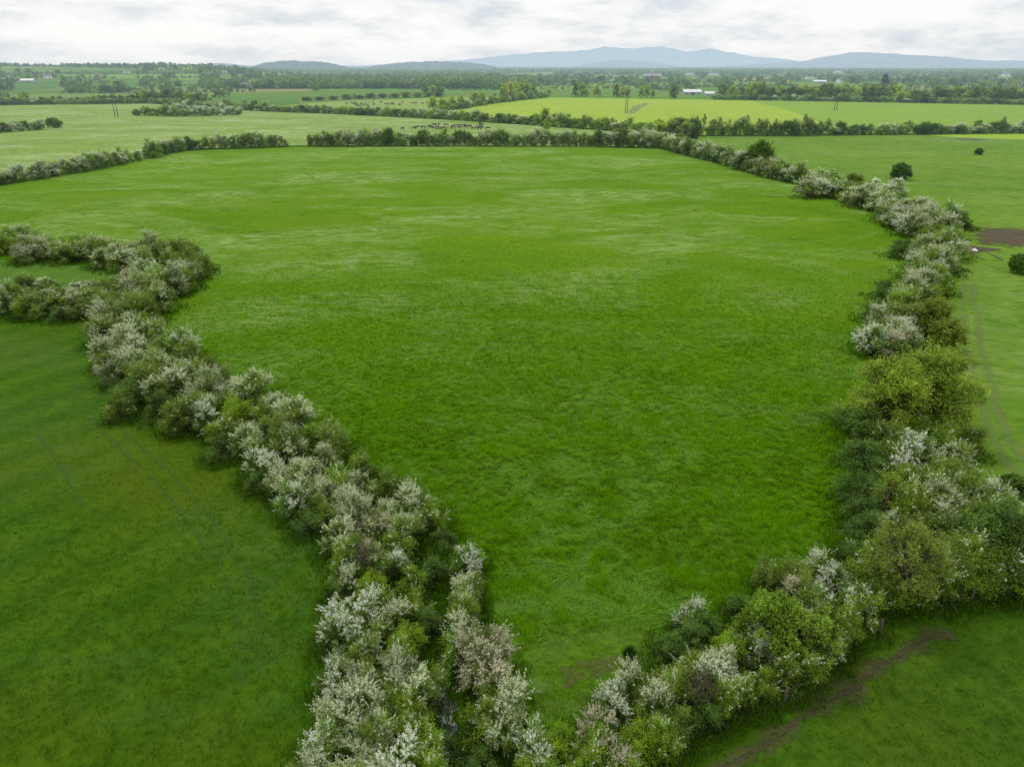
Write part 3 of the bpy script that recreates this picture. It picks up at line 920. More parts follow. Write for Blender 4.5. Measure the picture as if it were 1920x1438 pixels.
def xy_to_uv(x, y):
    a = x * cos(ROT) + y * sin(ROT); b = -x * sin(ROT) + y * cos(ROT)
    u, v = a.copy(), b.copy()
    for _ in range(7):
        wu, wv = warp(u, v)
        u += a - wu; v += b - wv
    return u, v


def cell(u, v):
    iv = np.floor(v / FV)
    off = _hash(iv, iv * 0, 3) * FU
    fu = FU * (0.75 + 0.7 * _hash(iv, iv * 0, 4))
    iu = np.floor((u + off) / fu)
    return iu, iv


def cell_rand(u, v, seed):
    iu, iv = cell(u, v)
    return _hash(iu, iv, seed)


# green far fields that the photograph shows between the hedges: sight-line outlines, colour, distance limits
OPEN = [
    ([(300, 152), (430, 146), (540, 150), (533, 157), (420, 156), (320, 160)], (0.101, 0.190, 0.045), 1050, 2000),
    ([(340, 147), (440, 139), (540, 142), (545, 149), (430, 145)], (0.095, 0.179, 0.045), 1200, 2400),
    ([(540, 140), (640, 144), (640, 150), (550, 149)], (0.101, 0.185, 0.050), 1200, 2400),
    ([(0, 128), (190, 127), (195, 134), (0, 137)], (0.115, 0.202, 0.055), 1200, 2400),
    ([(400, 176), (640, 169), (800, 168), (806, 176), (640, 181), (560, 184), (430, 184)], (0.101, 0.185, 0.040), 600, 1100),
    ([(0, 172), (110, 171), (125, 176), (0, 178)], (0.101, 0.168, 0.035), 700, 1200),
    ([(70, 183), (260, 181), (260, 189), (70, 190)], (0.115, 0.168, 0.040), 600, 1100),
    ([(925, 141), (1035, 135), (1040, 143), (935, 147)], (0.142, 0.207, 0.050), 1300, 3500),
    ([(1095, 142), (1200, 141), (1205, 146), (1095, 147)], (0.162, 0.213, 0.050), 1300, 3500),
    ([(1395, 148), (1480, 150), (1480, 154), (1395, 151)], (0.338, 0.235, 0.120), 1300, 3000),
    ([(1480, 158), (1580, 160), (1640, 163), (1640, 167), (1480, 163)], (0.135, 0.213, 0.050), 900, 2500),
    ([(830, 175), (1290, 172), (1290, 178), (1020, 181), (840, 181)], (0.115, 0.185, 0.040), 600, 1100),
    ([(560, 184), (806, 177), (800, 181), (640, 189), (560, 195)], (0.121, 0.202, 0.045), 600, 1000),
]


def open_mask(x, y, z):
    px, py = proj(x, y, z)
    r = np.hypot(x, y)
    m = np.full(np.shape(x), -1)
    for i, (poly, c, r0, r1) in enumerate(OPEN):
        k = in_poly(px, py, poly) & (r > r0) & (r < r1)
        m[k] = i
    return m


GREENS = np.array([(0.085, 0.18, 0.04), (0.10, 0.20, 0.035), (0.13, 0.23, 0.04), (0.08, 0.16, 0.04), (0.13, 0.20, 0.06), (0.17, 0.26, 0.045), (0.075, 0.14, 0.04), (0.22, 0.23, 0.10)])


def ground_sheet():
    th = np.concatenate([np.radians(np.linspace(-180, -48, 60)[:-1]), np.radians(np.linspace(-48, 48, 560)), np.radians(np.linspace(48, 180, 60)[1:])])
    rr = np.concatenate([[0.5], np.geomspace(10, 640, 20)[:-1], np.geomspace(640, 7000, 430), np.geomspace(7400, 60000, 30)])
    T, Rr = np.meshgrid(th, rr)
    X = Rr * np.sin(T); Y = Rr * np.cos(T)
    Z = terrain(X, Y) - sstep(20000, 60000, Rr) * 30
    u, v = xy_to_uv(X.ravel(), Y.ravel())
    ci = (cell_rand(u, v, 9) * len(GREENS)).astype(int).clip(0, len(GREENS) - 1)
    C = GREENS[ci] * (0.85 + 0.3 * cell_rand(u, v, 10))[:, None]
    om = open_mask(X.ravel(), Y.ravel(), Z.ravel())
    for i, o in enumerate(OPEN):
        C[om == i] = o[1]
    near = (Rr.ravel() < 600)
    C[near] = (0.045, 0.11, 0.006)
    m, n = X.shape
    idx = np.arange(m * n).reshape(m, n)
    F = np.stack([idx[:-1, :-1], idx[:-1, 1:], idx[1:, 1:], idx[1:, :-1]], -1).reshape(-1, 4)[:, ::-1]
    V = np.stack([X, Y, Z], -1).reshape(-1, 3)
    me = mesh_np('ground', V, F, C, True)
    m_, nt = new_mat('far_ground')
    a = nn(nt, 'ShaderNodeAttribute', attribute_name='Col')
    geo = nn(nt, 'ShaderNodeNewGeometry')
    n1 = noise(nt, geo.outputs['Position'], 0.03, 5, 0.6)
    n2 = noise(nt, geo.outputs['Position'], 0.4, 3, 0.6)
    f = mth(nt, 'ADD', mth(nt, 'MULTIPLY', n1, 0.7), mth(nt, 'ADD', mth(nt, 'MULTIPLY', n2, 0.5), 0.4))
    s = nn(nt, 'ShaderNodeVectorMath', operation='SCALE')
    nt.links.new(a.outputs['Color'], s.inputs[0]); nt.links.new(f, s.inputs['Scale'])
    d = nn(nt, 'ShaderNodeBsdfDiffuse'); nt.links.new(s.outputs[0], d.inputs[0])
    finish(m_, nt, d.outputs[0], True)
    tag(obj('ground', me, m_), kind='structure')


ground_sheet()

# houses and barns seen among the far trees: px, base py, width px, height px, wall, roof, turn, label
BUILD = [
 (1296, 178, 34, 9.5, 'barn', 0.15, 'long pale roofed barn behind the yellow field'),
 (1332, 179.5, 24, 7, 'barn', 0.1, 'low white roofed shed beside the long barn'),
 (54, 155, 26, 6.5, 'barn', -0.1, 'long grey roofed barn among trees at left'),
 (90, 148, 13, 8, 'house', 0.4, 'white house up the slope from grey roofed barn'),
 (1224, 143, 32, 6, 'house', 0.05, 'long pale house at centre of the far country'),
 (1293, 140.5, 15, 5, 'house', -0.2, 'pale house right of the long one in far country'),
 (1338, 141.5, 15, 5, 'house', 0.1, 'pale house on the right of a neighbouring house'),
 (1517, 149, 14, 5.5, 'house', 0.2, 'pale house among far trees above green field'),
 (1536, 156, 24, 5, 'barn', 0.0, 'low grey barn left of white gabled house'),
 (1573, 156, 11, 8, 'house', 0.7, 'white gabled house among far trees at right'),
 (1886, 143, 12, 5, 'house', 0.0, 'bright white house at far right'),
 (1572, 136, 10, 4, 'house', 0.0, 'tiny white house near the foot of the mountains'),
 (238, 138, 11, 4.5, 'house', 0.1, 'small pale house on the left skyline slope'),
 (421, 137, 9, 4, 'house', 0.0, 'small white house left of the wooded hill'),
]
CLEAR = []
M_WALL = plain_mat('render_wall', (0.72, 0.71, 0.68), 0.8, True, vary=0.08, scale=0.5)
M_WALLB = plain_mat('barn_wall', (0.33, 0.34, 0.33), 0.7, True, vary=0.2, scale=0.4)
M_ROOFB = plain_mat('sheet_roof', (0.60, 0.62, 0.64), 0.5, True, vary=0.12, scale=0.3)
M_ROOF = plain_mat('slate_roof', (0.13, 0.135, 0.15), 0.7, True, vary=0.2, scale=0.6)
M_GLASS = plain_mat('window_glass', (0.03, 0.035, 0.045), 0.15, True, vary=0.1)
M_WOOD = plain_mat('weathered_wood', (0.07, 0.068, 0.045), 0.85, False, vary=0.35, scale=9, bump=0.3)
M_POLE = plain_mat('pole_wood', (0.10, 0.085, 0.07), 0.85, True, vary=0.3, scale=3)
M_DOOR = plain_mat('painted_door', (0.08, 0.09, 0.10), 0.6, True)


def boxes(lst):
    V = []; F = []
    for (x0, x1, y0, y1, z0, z1) in lst:
        b = len(V)
        V += [(x0, y0, z0), (x1, y0, z0), (x1, y1, z0), (x0, y1, z0), (x0, y0, z1), (x1, y0, z1), (x1, y1, z1), (x0, y1, z1)]
        F += [(b, b + 3, b + 2, b + 1), (b + 4, b + 5, b + 6, b + 7), (b, b + 1, b + 5, b + 4), (b + 1, b + 2, b + 6, b + 5), (b + 2, b + 3, b + 7, b + 6), (b + 3, b, b + 4, b + 7)]
    return mesh_np('box', np.array(V, float), np.array(F))


def building(px, base, wpx, hpx, kind, turn, label):
    x, y = at(px, base)
    if math.hypot(x, y) > 950:
        # rolling ground: walk out along the sight line until it meets the land
        a = (px - 960) / FPX
        d = np.linspace(600, 6000, 4000)
        xx = a * d; dep = d
        b_ = -(base - 719) / FPX
        t = d / CP
        X = a * t; Y = (CP + b_ * SP) * t; Z = CAM_H + (-SP + b_ * CP) * t
        hit = np.argmax(Z <= terrain(X, Y)) if (Z <= terrain(X, Y)).any() else len(d) // 2
        x, y = X[hit], Y[hit]
        if math.hypot(x, y) > 3400:
            k = 3400 / math.hypot(x, y); x *= k; y *= k
    z = float(terrain(x, y)) - 0.2
    dep = y * CP + (CAM_H - z) * SP
    W = wpx / (FPX / dep); H = hpx / (FPX / dep)
    D = W * 0.45 if kind == 'barn' else min(W * 0.7, 9)
    wallh = H * (0.55 if kind == 'barn' else 0.6)
    root = empty('barn' if kind == 'barn' else 'house', (x, y, z), turn)
    V = [(-W / 2, -D / 2, 0), (W / 2, -D / 2, 0), (W / 2, D / 2, 0), (-W / 2, D / 2, 0), (-W / 2, -D / 2, wallh), (W / 2, -D / 2, wallh), (W / 2, D / 2, wallh), (-W / 2, D / 2, wallh),
         (-W / 2, 0, H), (W / 2, 0, H)]
    me = bpy.data.meshes.new('wall')
    me.from_pydata(V, [], [(0, 1, 5, 4), (1, 2, 6, 9, 5), (2, 3, 7, 6), (3, 0, 4, 8, 7)])
    obj('wall', me, M_WALL if kind == 'house' else M_WALLB, root)
    o = 0.35; th = 0.18; sl = (H - wallh) / (D / 2)
    ze = wallh - o * sl
    rv = []; rf = []
    for s in (-1, 1):
        b = len(rv)
        for dz in (0.03, 0.03 + th):
            rv += [(-W / 2 - o, s * (D / 2 + o), ze + dz), (W / 2 + o, s * (D / 2 + o), ze + dz), (W / 2 + o, 0, H + dz), (-W / 2 - o, 0, H + dz)]
        rf += [(b, b + 1, b + 2, b + 3), (b + 7, b + 6, b + 5, b + 4), (b, b + 4, b + 5, b + 1), (b + 3, b + 2, b + 6, b + 7), (b, b + 3, b + 7, b + 4), (b + 1, b + 5, b + 6, b + 2)]
    me = bpy.data.meshes.new('roof'); me.from_pydata(rv, [], rf)
    rf_ = obj('roof', me, M_ROOF if kind == 'house' else M_ROOFB, root)
    n = max(2, int(W / 4.5))
    for i in range(n):
        cx = -W / 2 + (i + 0.5) * W / n
        if i == n // 2:
            obj('door', boxes([(cx - 0.6, cx + 0.6, -D / 2 - 0.06, -D / 2 - 0.01, 0, min(2.3, wallh * 0.8))]) if kind == 'house' else boxes([(cx - 1.8, cx + 1.8, -D / 2 - 0.06, -D / 2 - 0.01, 0, wallh * 0.8)]), M_DOOR, root)
        else:
            obj('window', boxes([(cx - 0.6, cx + 0.6, -D / 2 - 0.05, -D / 2 - 0.01, wallh * 0.4, wallh * 0.75)]), M_GLASS, root)
    if kind == 'house':
        for s in (-1, 1):
            obj('chimney', boxes([(s * (W / 2 - 0.7) - 0.4, s * (W / 2 - 0.7) + 0.4, -0.4, 0.4, H * 0.9, H * 1.14)]), M_WALL, root)
    tag(root, label, 'barn' if kind == 'barn' else 'house')
    CLEAR.append((x, y, W * 0.5 + 4))


for b in BUILD: building(*b)


# ---- far woods and hedgerows that read as one mass
def far_foliage():
    rng = np.random.default_rng(5)
    pts = []
    # hedge lines along the field pattern, sampled in its own coordinates
    U = 6500
    for iv in range(int(450 / FV), int(6200 / FV)):
        v = iv * FV
        sp = 6.0 if v < 1700 else (8.5 if v < 3000 else 15.0)
        u = np.arange(-U, U, sp); u = u + rng.normal(size=len(u)) * sp * 0.25
        x, y = uv_to_xy(u, np.full(len(u), v) + rng.normal(size=len(u)) * 1.5)
        pts.append(np.stack([x, y, np.zeros(len(u))], 1))
        off = _hash(np.array([iv]), np.array([0]), 3)[0] * FU
        fu = FU * (0.75 + 0.7 * _hash(np.array([iv]), np.array([0]), 4)[0])
        for iu in range(int(-U / fu), int(U / fu)):
            uu = iu * fu - off
            vv = np.arange(v, v + FV, sp); vv = vv + rng.normal(size=len(vv)) * sp * 0.25
            x, y = uv_to_xy(np.full(len(vv), uu) + rng.normal(size=len(vv)) * 1.5, vv)
            pts.append(np.stack([x, y, np.zeros(len(vv))], 1))
    # woods and tree-filled plots
    n = 60000
    r = np.sqrt(rng.random(n)) * 5200; az = R(-46) + R(92) * rng.random(n)
    x = r * np.sin(az); y = r * np.cos(az)
    u, v = xy_to_uv(x, y)
    wood = cell_rand(u, v, 21) < (0.13 + 0.14 * sstep(1800, 3500, r))
    pts.append(np.stack([x, y, np.ones(n)], 1)[wood & (r > 900)])
    n = 5200
    px = 380 + rng.random(n) * 620; py = 150 + rng.random(n) * 17
    w = []
    for a, b in zip(px, py):
        q = at(a, b)
        if q[1] < 1550: w.append((q[0], q[1], 1))
    w = np.array(w); w = w[rng.random(len(w)) < np.clip(w[:, 1] / 1400, 0, 1)]
    pts.append(w)
    P = np.concatenate(pts)
    x, y, wd = P.T
    r = np.hypot(x, y); az = np.degrees(np.arctan2(x, y))
    px, py = proj(x, y, np.zeros(len(x)))
    k = (np.abs(az) < 44) & (r > 560) & (r < 5600)
    # keep the near fields clear: farther than the boundary read from the photograph
    xs = [-400, 0, 283, 400, 430, 640, 806, 850, 1020, 1290, 1400, 1560, 1920, 2300]
    ys = [196, 195, 190, 186, 184, 179, 172, 172, 176, 179, 183, 185, 190, 196]
    k &= py < np.interp(px, xs, ys) - 1.0
    z = terrain(x, y)
    k &= open_mask(x, y, z) < 0
    # gaps in some hedges
    k &= (fbm(x / 55, y / 55, 31, 2) > 0.33) | (wd > 0)
    for (bx, by, w_) in CLEAR:
        rb = math.hypot(bx, by); d = np.array([bx, by]) / rb
        along = x * d[0] + y * d[1]; across = np.abs(-x * d[1] + y * d[0])
        k &= ~((across < w_ + 3) & (along > rb * 0.72) & (along < rb + w_))
    x, y, z, wd, r = x[k], y[k], z[k], wd[k], r[k]
    n = len(x)
    # tree form templates
    temps = {}
    def template(seed, nq):
        g = np.random.default_rng(seed)
        m = 7
        cen = unit(g.normal(size=(m, 3))) * 0.5 * np.array([1, 1, 0.55]) + np.array([0, 0, 0.55])
        rad = 0.30 + 0.16 * g.random(m)
        q = g.integers(0, m, nq)
        P_ = cen[q] + unit(g.normal(size=(nq, 3)) + np.array([0, 0, 0.25])) * (rad[q] * (0.75 + 0.35 * g.random(nq)))[:, None]
        P_[:, 2] = np.abs(P_[:, 2])
        L = Leaves(); L.add(g, P_, np.full(nq, 2.1 / math.sqrt(nq) * 1.45), np.ones((nq, 3)) * (0.7 + 0.6 * g.random((nq, 1))), up=0.5, aspect=0.8)
        return np.concatenate(L.V), np.concatenate(L.C)
    out = {'hedge': [[], []], 'wood': [[], []]}
    tree_ = (rng.random(n) < 0.22) | (wd > 0)
    hgt = np.where(tree_, rng.uniform(5.5, 10.5, n), rng.uniform(2.4, 4.6, n))
    hgt = np.where(wd > 0, rng.uniform(6, 11, n), hgt)
    wid = np.where(tree_, hgt * rng.uniform(0.62, 0.98, n), rng.uniform(2.6, 4.4, n)) * (1 + 0.5 * sstep(2200, 4500, r))
    base = np.array([(0.065, 0.125, 0.032), (0.085, 0.155, 0.035), (0.12, 0.195, 0.035), (0.05, 0.095, 0.03), (0.13, 0.155, 0.07), (0.19, 0.20, 0.14)])
    ci = rng.choice(6, n, p=[0.30, 0.26, 0.14, 0.17, 0.07, 0.06])
    col = base[ci] * rng.uniform(1.1, 1.9, n)[:, None]
    for lo, hi, nq in ((0, 1300, 110), (1300, 2400, 48), (2400, 9000, 20)):
        sel = np.where((r >= lo) & (r < hi))[0]
        tv = rng.integers(0, 5, len(sel))
        for t in range(5):
            for key, cond in (('hedge', wd[sel] == 0), ('wood', wd[sel] > 0)):
                s = sel[(tv == t) & cond]
                if len(s) == 0: continue
                TV, TC = template(300 + t + nq, nq)
                a = rng.random(len(s)) * 2 * pi
                ca, sa = np.cos(a)[:, None], np.sin(a)[:, None]
                X = (TV[None, :, 0] * ca - TV[None, :, 1] * sa) * wid[s][:, None] + x[s][:, None]
                Y = (TV[None, :, 0] * sa + TV[None, :, 1] * ca) * wid[s][:, None] + y[s][:, None]
                Z = TV[None, :, 2] * hgt[s][:, None] * 0.86 + z[s][:, None]
                out[key][0].append(np.stack([X, Y, Z], -1).reshape(-1, 3))
                out[key][1].append((TC[None] * col[s][:, None]).reshape(-1, 3))
    for key, nm, lab in (('hedge', 'distant_hedgerows', 'distant hedgerows'), ('wood', 'distant_woodland', 'distant woodland')):
        V = np.concatenate(out[key][0]); C = np.concatenate(out[key][1])
        me = mesh_np(nm, V, np.arange(len(V)).reshape(-1, 4), C)
        o = obj(nm, me, M_LEAFH)
        tag(o, {'hedge': 'distant hedgerows of dark bushes and trees dividing the far fields', 'wood': 'distant dark green woods spread over the far country'}[key], {'hedge': 'hedgerows', 'wood': 'woodland'}[key], kind='stuff')
    print('far trees', n)


far_foliage()


# ----------------------------------------------------------------- hills and mountains
def ridge(name, prof, dist, depth, rgb, rgb2, seed, rough=0.06):
    px = np.array([p[0] for p in prof], float); py = np.array([p[1] for p in prof], float)
    xs = np.linspace(px[0], px[-1], 220)
    yy = np.interp(xs, px, py)
    kern = np.ones(3) / 3
    yy = np.convolve(np.pad(yy, 1, mode='edge'), kern, 'valid')
    rows = np.linspace(-1, 1, 41)
    X = []; Y = []; Z = []
    for t in rows:
        d = dist + t * depth
        x = (xs - 960) / FPX * d / CP * 1.0
        # scale so the crest line is read at the crest distance
        x = (xs - 960) / FPX * (dist * CP + 0) / CP ** 0 * 1.0
        X.append(x); Y.append(np.full(len(xs), d))
        b_ = (719 - yy) / FPX
        crest = (-SP + b_ * CP) / (CP + b_ * SP) * dist + CAM_H
        f = (1 - abs(t) ** 1.3)
        nz = (fbm(xs / 26 + seed, np.full(len(xs), t * 3.0) + seed, seed, 5) - 0.5)
        Z.append(np.maximum(crest * f * (1 + nz * 0.9 * abs(t) * (1 - abs(t)) * 3) + crest * rough * (fbm(xs / 7, xs * 0 + t * 6, seed + 9, 3) - 0.5) * f, -20) - 18 * abs(t))
    X = np.array(X); Y = np.array(Y); Z = np.array(Z)
    m, n = X.shape
    idx = np.arange(m * n).reshape(m, n)
    F = np.stack([idx[:-1, :-1], idx[:-1, 1:], idx[1:, 1:], idx[1:, :-1]], -1).reshape(-1, 4)
    me = mesh_np(name, np.stack([X, Y, Z], -1).reshape(-1, 3), F, None, True)
    mt, nt = new_mat(name + '_slope')
    geo = nn(nt, 'ShaderNodeNewGeometry')
    nf = noise(nt, geo.outputs['Position'], 6.0 / depth * 2, 7, 0.65)
    c = ramp(nt, nf, [(0.4, rgb), (0.6, rgb2)])
    d = nn(nt, 'ShaderNodeBsdfDiffuse'); nt.links.new(c, d.inputs[0])
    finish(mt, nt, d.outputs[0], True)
    tag(obj(name, me, mt), kind='structure')


# heights are read on the level sight line, so distances only set size and haze
ridge('mountains', [(690, 123), (760, 119), (840, 115), (900, 110), (960, 102.5), (1020, 98.5), (1075, 96), (1100, 95), (1118, 91), (1135, 87), (1158, 91.5), (1200, 91), (1232, 88.5), (1252, 92), (1288, 97.5), (1308, 95), (1328, 91.5), (1350, 96), (1380, 102), (1420, 108.5), (1450, 110), (1480, 115), (1510, 121), (1530, 124)],
      21000, 4200, (0.2, 0.22, 0.2), (0.6, 0.6, 0.55), 3, 0.12)
ridge('mountains', [(1370, 124), (1440, 119.5), (1500, 115.5), (1540, 112.5), (1560, 107), (1580, 101), (1594, 98.5), (1640, 99.5), (1690, 103), (1740, 107), (1770, 107), (1800, 112), (1850, 115), (1900, 113.5), (1960, 116), (2060, 122), (2100, 125)],
      10000, 2000, (0.07, 0.10, 0.10), (0.2, 0.21, 0.17), 5, 0.10)
ridge('hills', [(1080, 124), (1110, 119), (1140, 114.5), (1170, 112.5), (1200, 115), (1230, 119), (1270, 124)], 11500, 1400, (0.06, 0.09, 0.08), (0.10, 0.13, 0.10), 6)
ridge('hills', [(695, 125), (735, 119.5), (772, 116.8), (810, 115.2), (850, 116.4), (880, 118.2), (905, 120.8), (930, 125)], 5200, 600, (0.03, 0.06, 0.035), (0.10, 0.14, 0.06), 7, 0.2)
ridge('hills', [(480, 125), (494, 119), (508, 117), (530, 115.2), (552, 114), (578, 115.6), (605, 116.4), (622, 119.2), (645, 125)], 4400, 420, (0.03, 0.07, 0.035), (0.09, 0.14, 0.055), 8, 0.2)
ridge('hills', [(270, 125), (320, 122), (350, 121), (380, 122), (410, 118.5), (440, 121), (480, 125)], 8000, 900, (0.05, 0.08, 0.06), (0.1, 0.13, 0.08), 9, 0.08)

# ----------------------------------------------------------------- fields
def wpoly(pts):
    return [tuple(at(*p)) for p in pts]


POLY = {
 'main': [(-700, 470), (-700, 385), (0, 347), (130, 326), (262, 300), (345, 283), (556, 276), (1100, 275), (1232, 280), (1330, 300), (1420, 326), (1500, 350), (1640, 390), (1720, 430), (1715, 480), (1690, 560), (1670, 650), (1670, 760), (1655, 900), (1660, 1030), (1560, 1130), (1380, 1230), (1260, 1310), (1150, 1390), (1040, 1460), (930, 1620), (880, 1460), (862, 1330), (835, 1200), (800, 1020), (640, 890), (480, 790), (330, 670), (262, 590), (330, 505), (200, 492), (0, 472)],
 'left': [(-900, 585), (0, 575), (190, 600), (285, 765), (475, 862), (640, 1010), (720, 1110), (740, 1300), (720, 1438), (690, 1700), (-900, 1700)],
 'strip': [(-600, 480), (0, 488), (250, 505), (190, 540), (0, 545), (-600, 545)],
 'pale': [(-900, 380), (0, 343), (262, 297), (345, 280), (556, 273), (1236, 276), (1215, 251), (1007, 236), (827, 224), (640, 215), (430, 207), (283, 194.5), (0, 198), (-900, 205)],
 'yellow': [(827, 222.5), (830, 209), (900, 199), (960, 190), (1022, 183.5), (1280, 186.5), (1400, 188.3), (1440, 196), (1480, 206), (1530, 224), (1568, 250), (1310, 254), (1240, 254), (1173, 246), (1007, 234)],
 'green': [(1400, 188.3), (1560, 190.5), (1920, 196.5), (2500, 206), (2500, 246), (1920, 249), (1568, 252), (1530, 224), (1480, 206), (1440, 196)],
 'right': [(1238, 272), (1262, 258), (1310, 256), (1568, 253.5), (1920, 251), (2700, 247), (2900, 700), (2900, 1000), (1925, 1060), (1840, 1030), (1790, 900), (1760, 700), (1765, 560), (1800, 470), (1790, 430), (1650, 375), (1500, 335), (1330, 292)],
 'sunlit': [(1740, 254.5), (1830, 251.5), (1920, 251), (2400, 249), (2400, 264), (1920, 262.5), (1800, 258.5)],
 'corner': [(900, 1700), (1200, 1470), (1340, 1360), (1480, 1290), (1620, 1190), (1780, 1125), (1920, 1085), (2900, 990), (2900, 1900)],
 'cattle': [(640, 213.5), (827, 222), (830, 209.5), (900, 199.5), (950, 191), (925, 183), (860, 182), (825, 184), (640, 190), (560, 196), (430, 206)],
}
WP = {k: wpoly(v) for k, v in POLY.items()}


def flat_field(key, name, mat, z):
    V = [(x, y, z) for x, y in WP[key]]
    me = bpy.data.meshes.new(name)
    me.from_pydata(V, [], [list(range(len(V)))])
    me.update()
    if me.polygons[0].normal.z < 0:
        me.flip_normals()
    tag(obj(name, me, mat), kind='structure')


G_MAIN = grass_mat('meadow', (0.046, 0.128, 0.002), (0.090, 0.200, 0.003), (0.140, 0.262, 0.006), (0.24, 0.35, 0.115), 0.75, tuft=1.8, bump=0.8, yellow=(0.11, 0.215, 0.007), sheen=0.04, blade_shade=0.6)
G_LEFT = grass_mat('mown_pasture', (0.021, 0.070, 0.002), (0.037, 0.095, 0.003), (0.056, 0.120, 0.004), (0.07, 0.13, 0.03), 0.4, tuft=1.6, bump=0.5, yellow=(0.068, 0.096, 0.004), sheen=0.02, fleck=0.25, mown=0.10)
G_STRIP = grass_mat('strip_grass', (0.035, 0.10, 0.010), (0.052, 0.125, 0.012), (0.075, 0.155, 0.018), (0.09, 0.15, 0.04), 0.3)
G_PALE = grass_mat('pale_pasture', (0.075, 0.16, 0.034), (0.135, 0.22, 0.045), (0.21, 0.285, 0.07), (0.31, 0.37, 0.19), 0.9, tuft=0.5, bump=0.35, large=0.02, yellow=(0.18, 0.24, 0.035))
G_YEL = grass_mat('sun_tinted_grass', (0.17, 0.26, 0.022), (0.215, 0.31, 0.026), (0.265, 0.355, 0.036), (0.24, 0.36, 0.06), 0.3, tuft=0.4, bump=0.25, large=0.015, yellow=(0.27, 0.36, 0.03))  # sunlight on this field is put into its brighter yellow colour
G_GRN = grass_mat('green_crop', (0.115, 0.21, 0.022), (0.15, 0.255, 0.028), (0.19, 0.30, 0.036), (0.19, 0.29, 0.07), 0.3, tuft=0.4, bump=0.25, large=0.015)
G_RIGHT = grass_mat('rough_pasture', (0.046, 0.122, 0.008), (0.082, 0.175, 0.012), (0.128, 0.222, 0.020), (0.18, 0.24, 0.07), 0.5, tuft=0.6, bump=0.55, large=0.02, yellow=(0.115, 0.195, 0.022))
G_SUN = grass_mat('sun_bright_grass', (0.18, 0.29, 0.02), (0.22, 0.34, 0.025), (0.26, 0.38, 0.03), (0.26, 0.36, 0.06), 0.2)  # sunlit strip: the light is painted in as brighter grass colour
G_CORN = grass_mat('corner_pasture', (0.022, 0.066, 0.004), (0.040, 0.094, 0.005), (0.062, 0.126, 0.007), (0.07, 0.115, 0.02), 0.3, tuft=0.9, bump=0.5, yellow=(0.072, 0.096, 0.008), sheen=0.02)
G_CATT = grass_mat('cattle_pasture', (0.125, 0.20, 0.045), (0.165, 0.24, 0.055), (0.205, 0.275, 0.07), (0.20, 0.26, 0.10), 0.6, tuft=0.4, bump=0.25, large=0.02)
flat_field('left', 'mown_field', G_LEFT, 0.016)
flat_field('strip', 'grass_strip', G_STRIP, 0.020)
flat_field('pale', 'pale_field', G_PALE, 0.024)
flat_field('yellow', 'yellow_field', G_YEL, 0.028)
flat_field('green', 'green_field', G_GRN, 0.032)
flat_field('right', 'rough_field', G_RIGHT, 0.036)
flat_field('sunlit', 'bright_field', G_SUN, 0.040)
flat_field('corner', 'corner_field', G_CORN, 0.044)
flat_field('cattle', 'cattle_field', G_CATT, 0.048)


# main field: a sheet with low relief where it lies close
def relief(x, y):
    return 0.08 + (fbm(x * 0.55, y * 0.55, 51, 3) - 0.5) * 0.22


flat_field('main', 'main_field', G_MAIN, 0.012)

# ----------------------------------------------------------------- grass blades
LODGED = [(1085, 1045, 5.0), (1150, 1085, 3.5), (1040, 1000, 3.5), (1000, 905, 4.0), (1145, 970, 3.0), (885, 832, 2.6), (1190, 935, 1.6), (1255, 845, 2.5), (960, 800, 3), (1060, 870, 3.0), (1240, 1125, 2.4), (470, 600, 5), (520, 660, 4),
          (640, 700, 4), (700, 560, 5), (1100, 620, 4), (850, 700, 3), (1330, 760, 3), (930, 1160, 2.0), (1010, 1150, 2.0), (420, 560, 4), (1200, 650, 3.5)]
BARE = [(1120, 1245, 3.6), (1060, 1262, 2.6), (1190, 1222, 2.2), (1020, 1290, 2.0)]


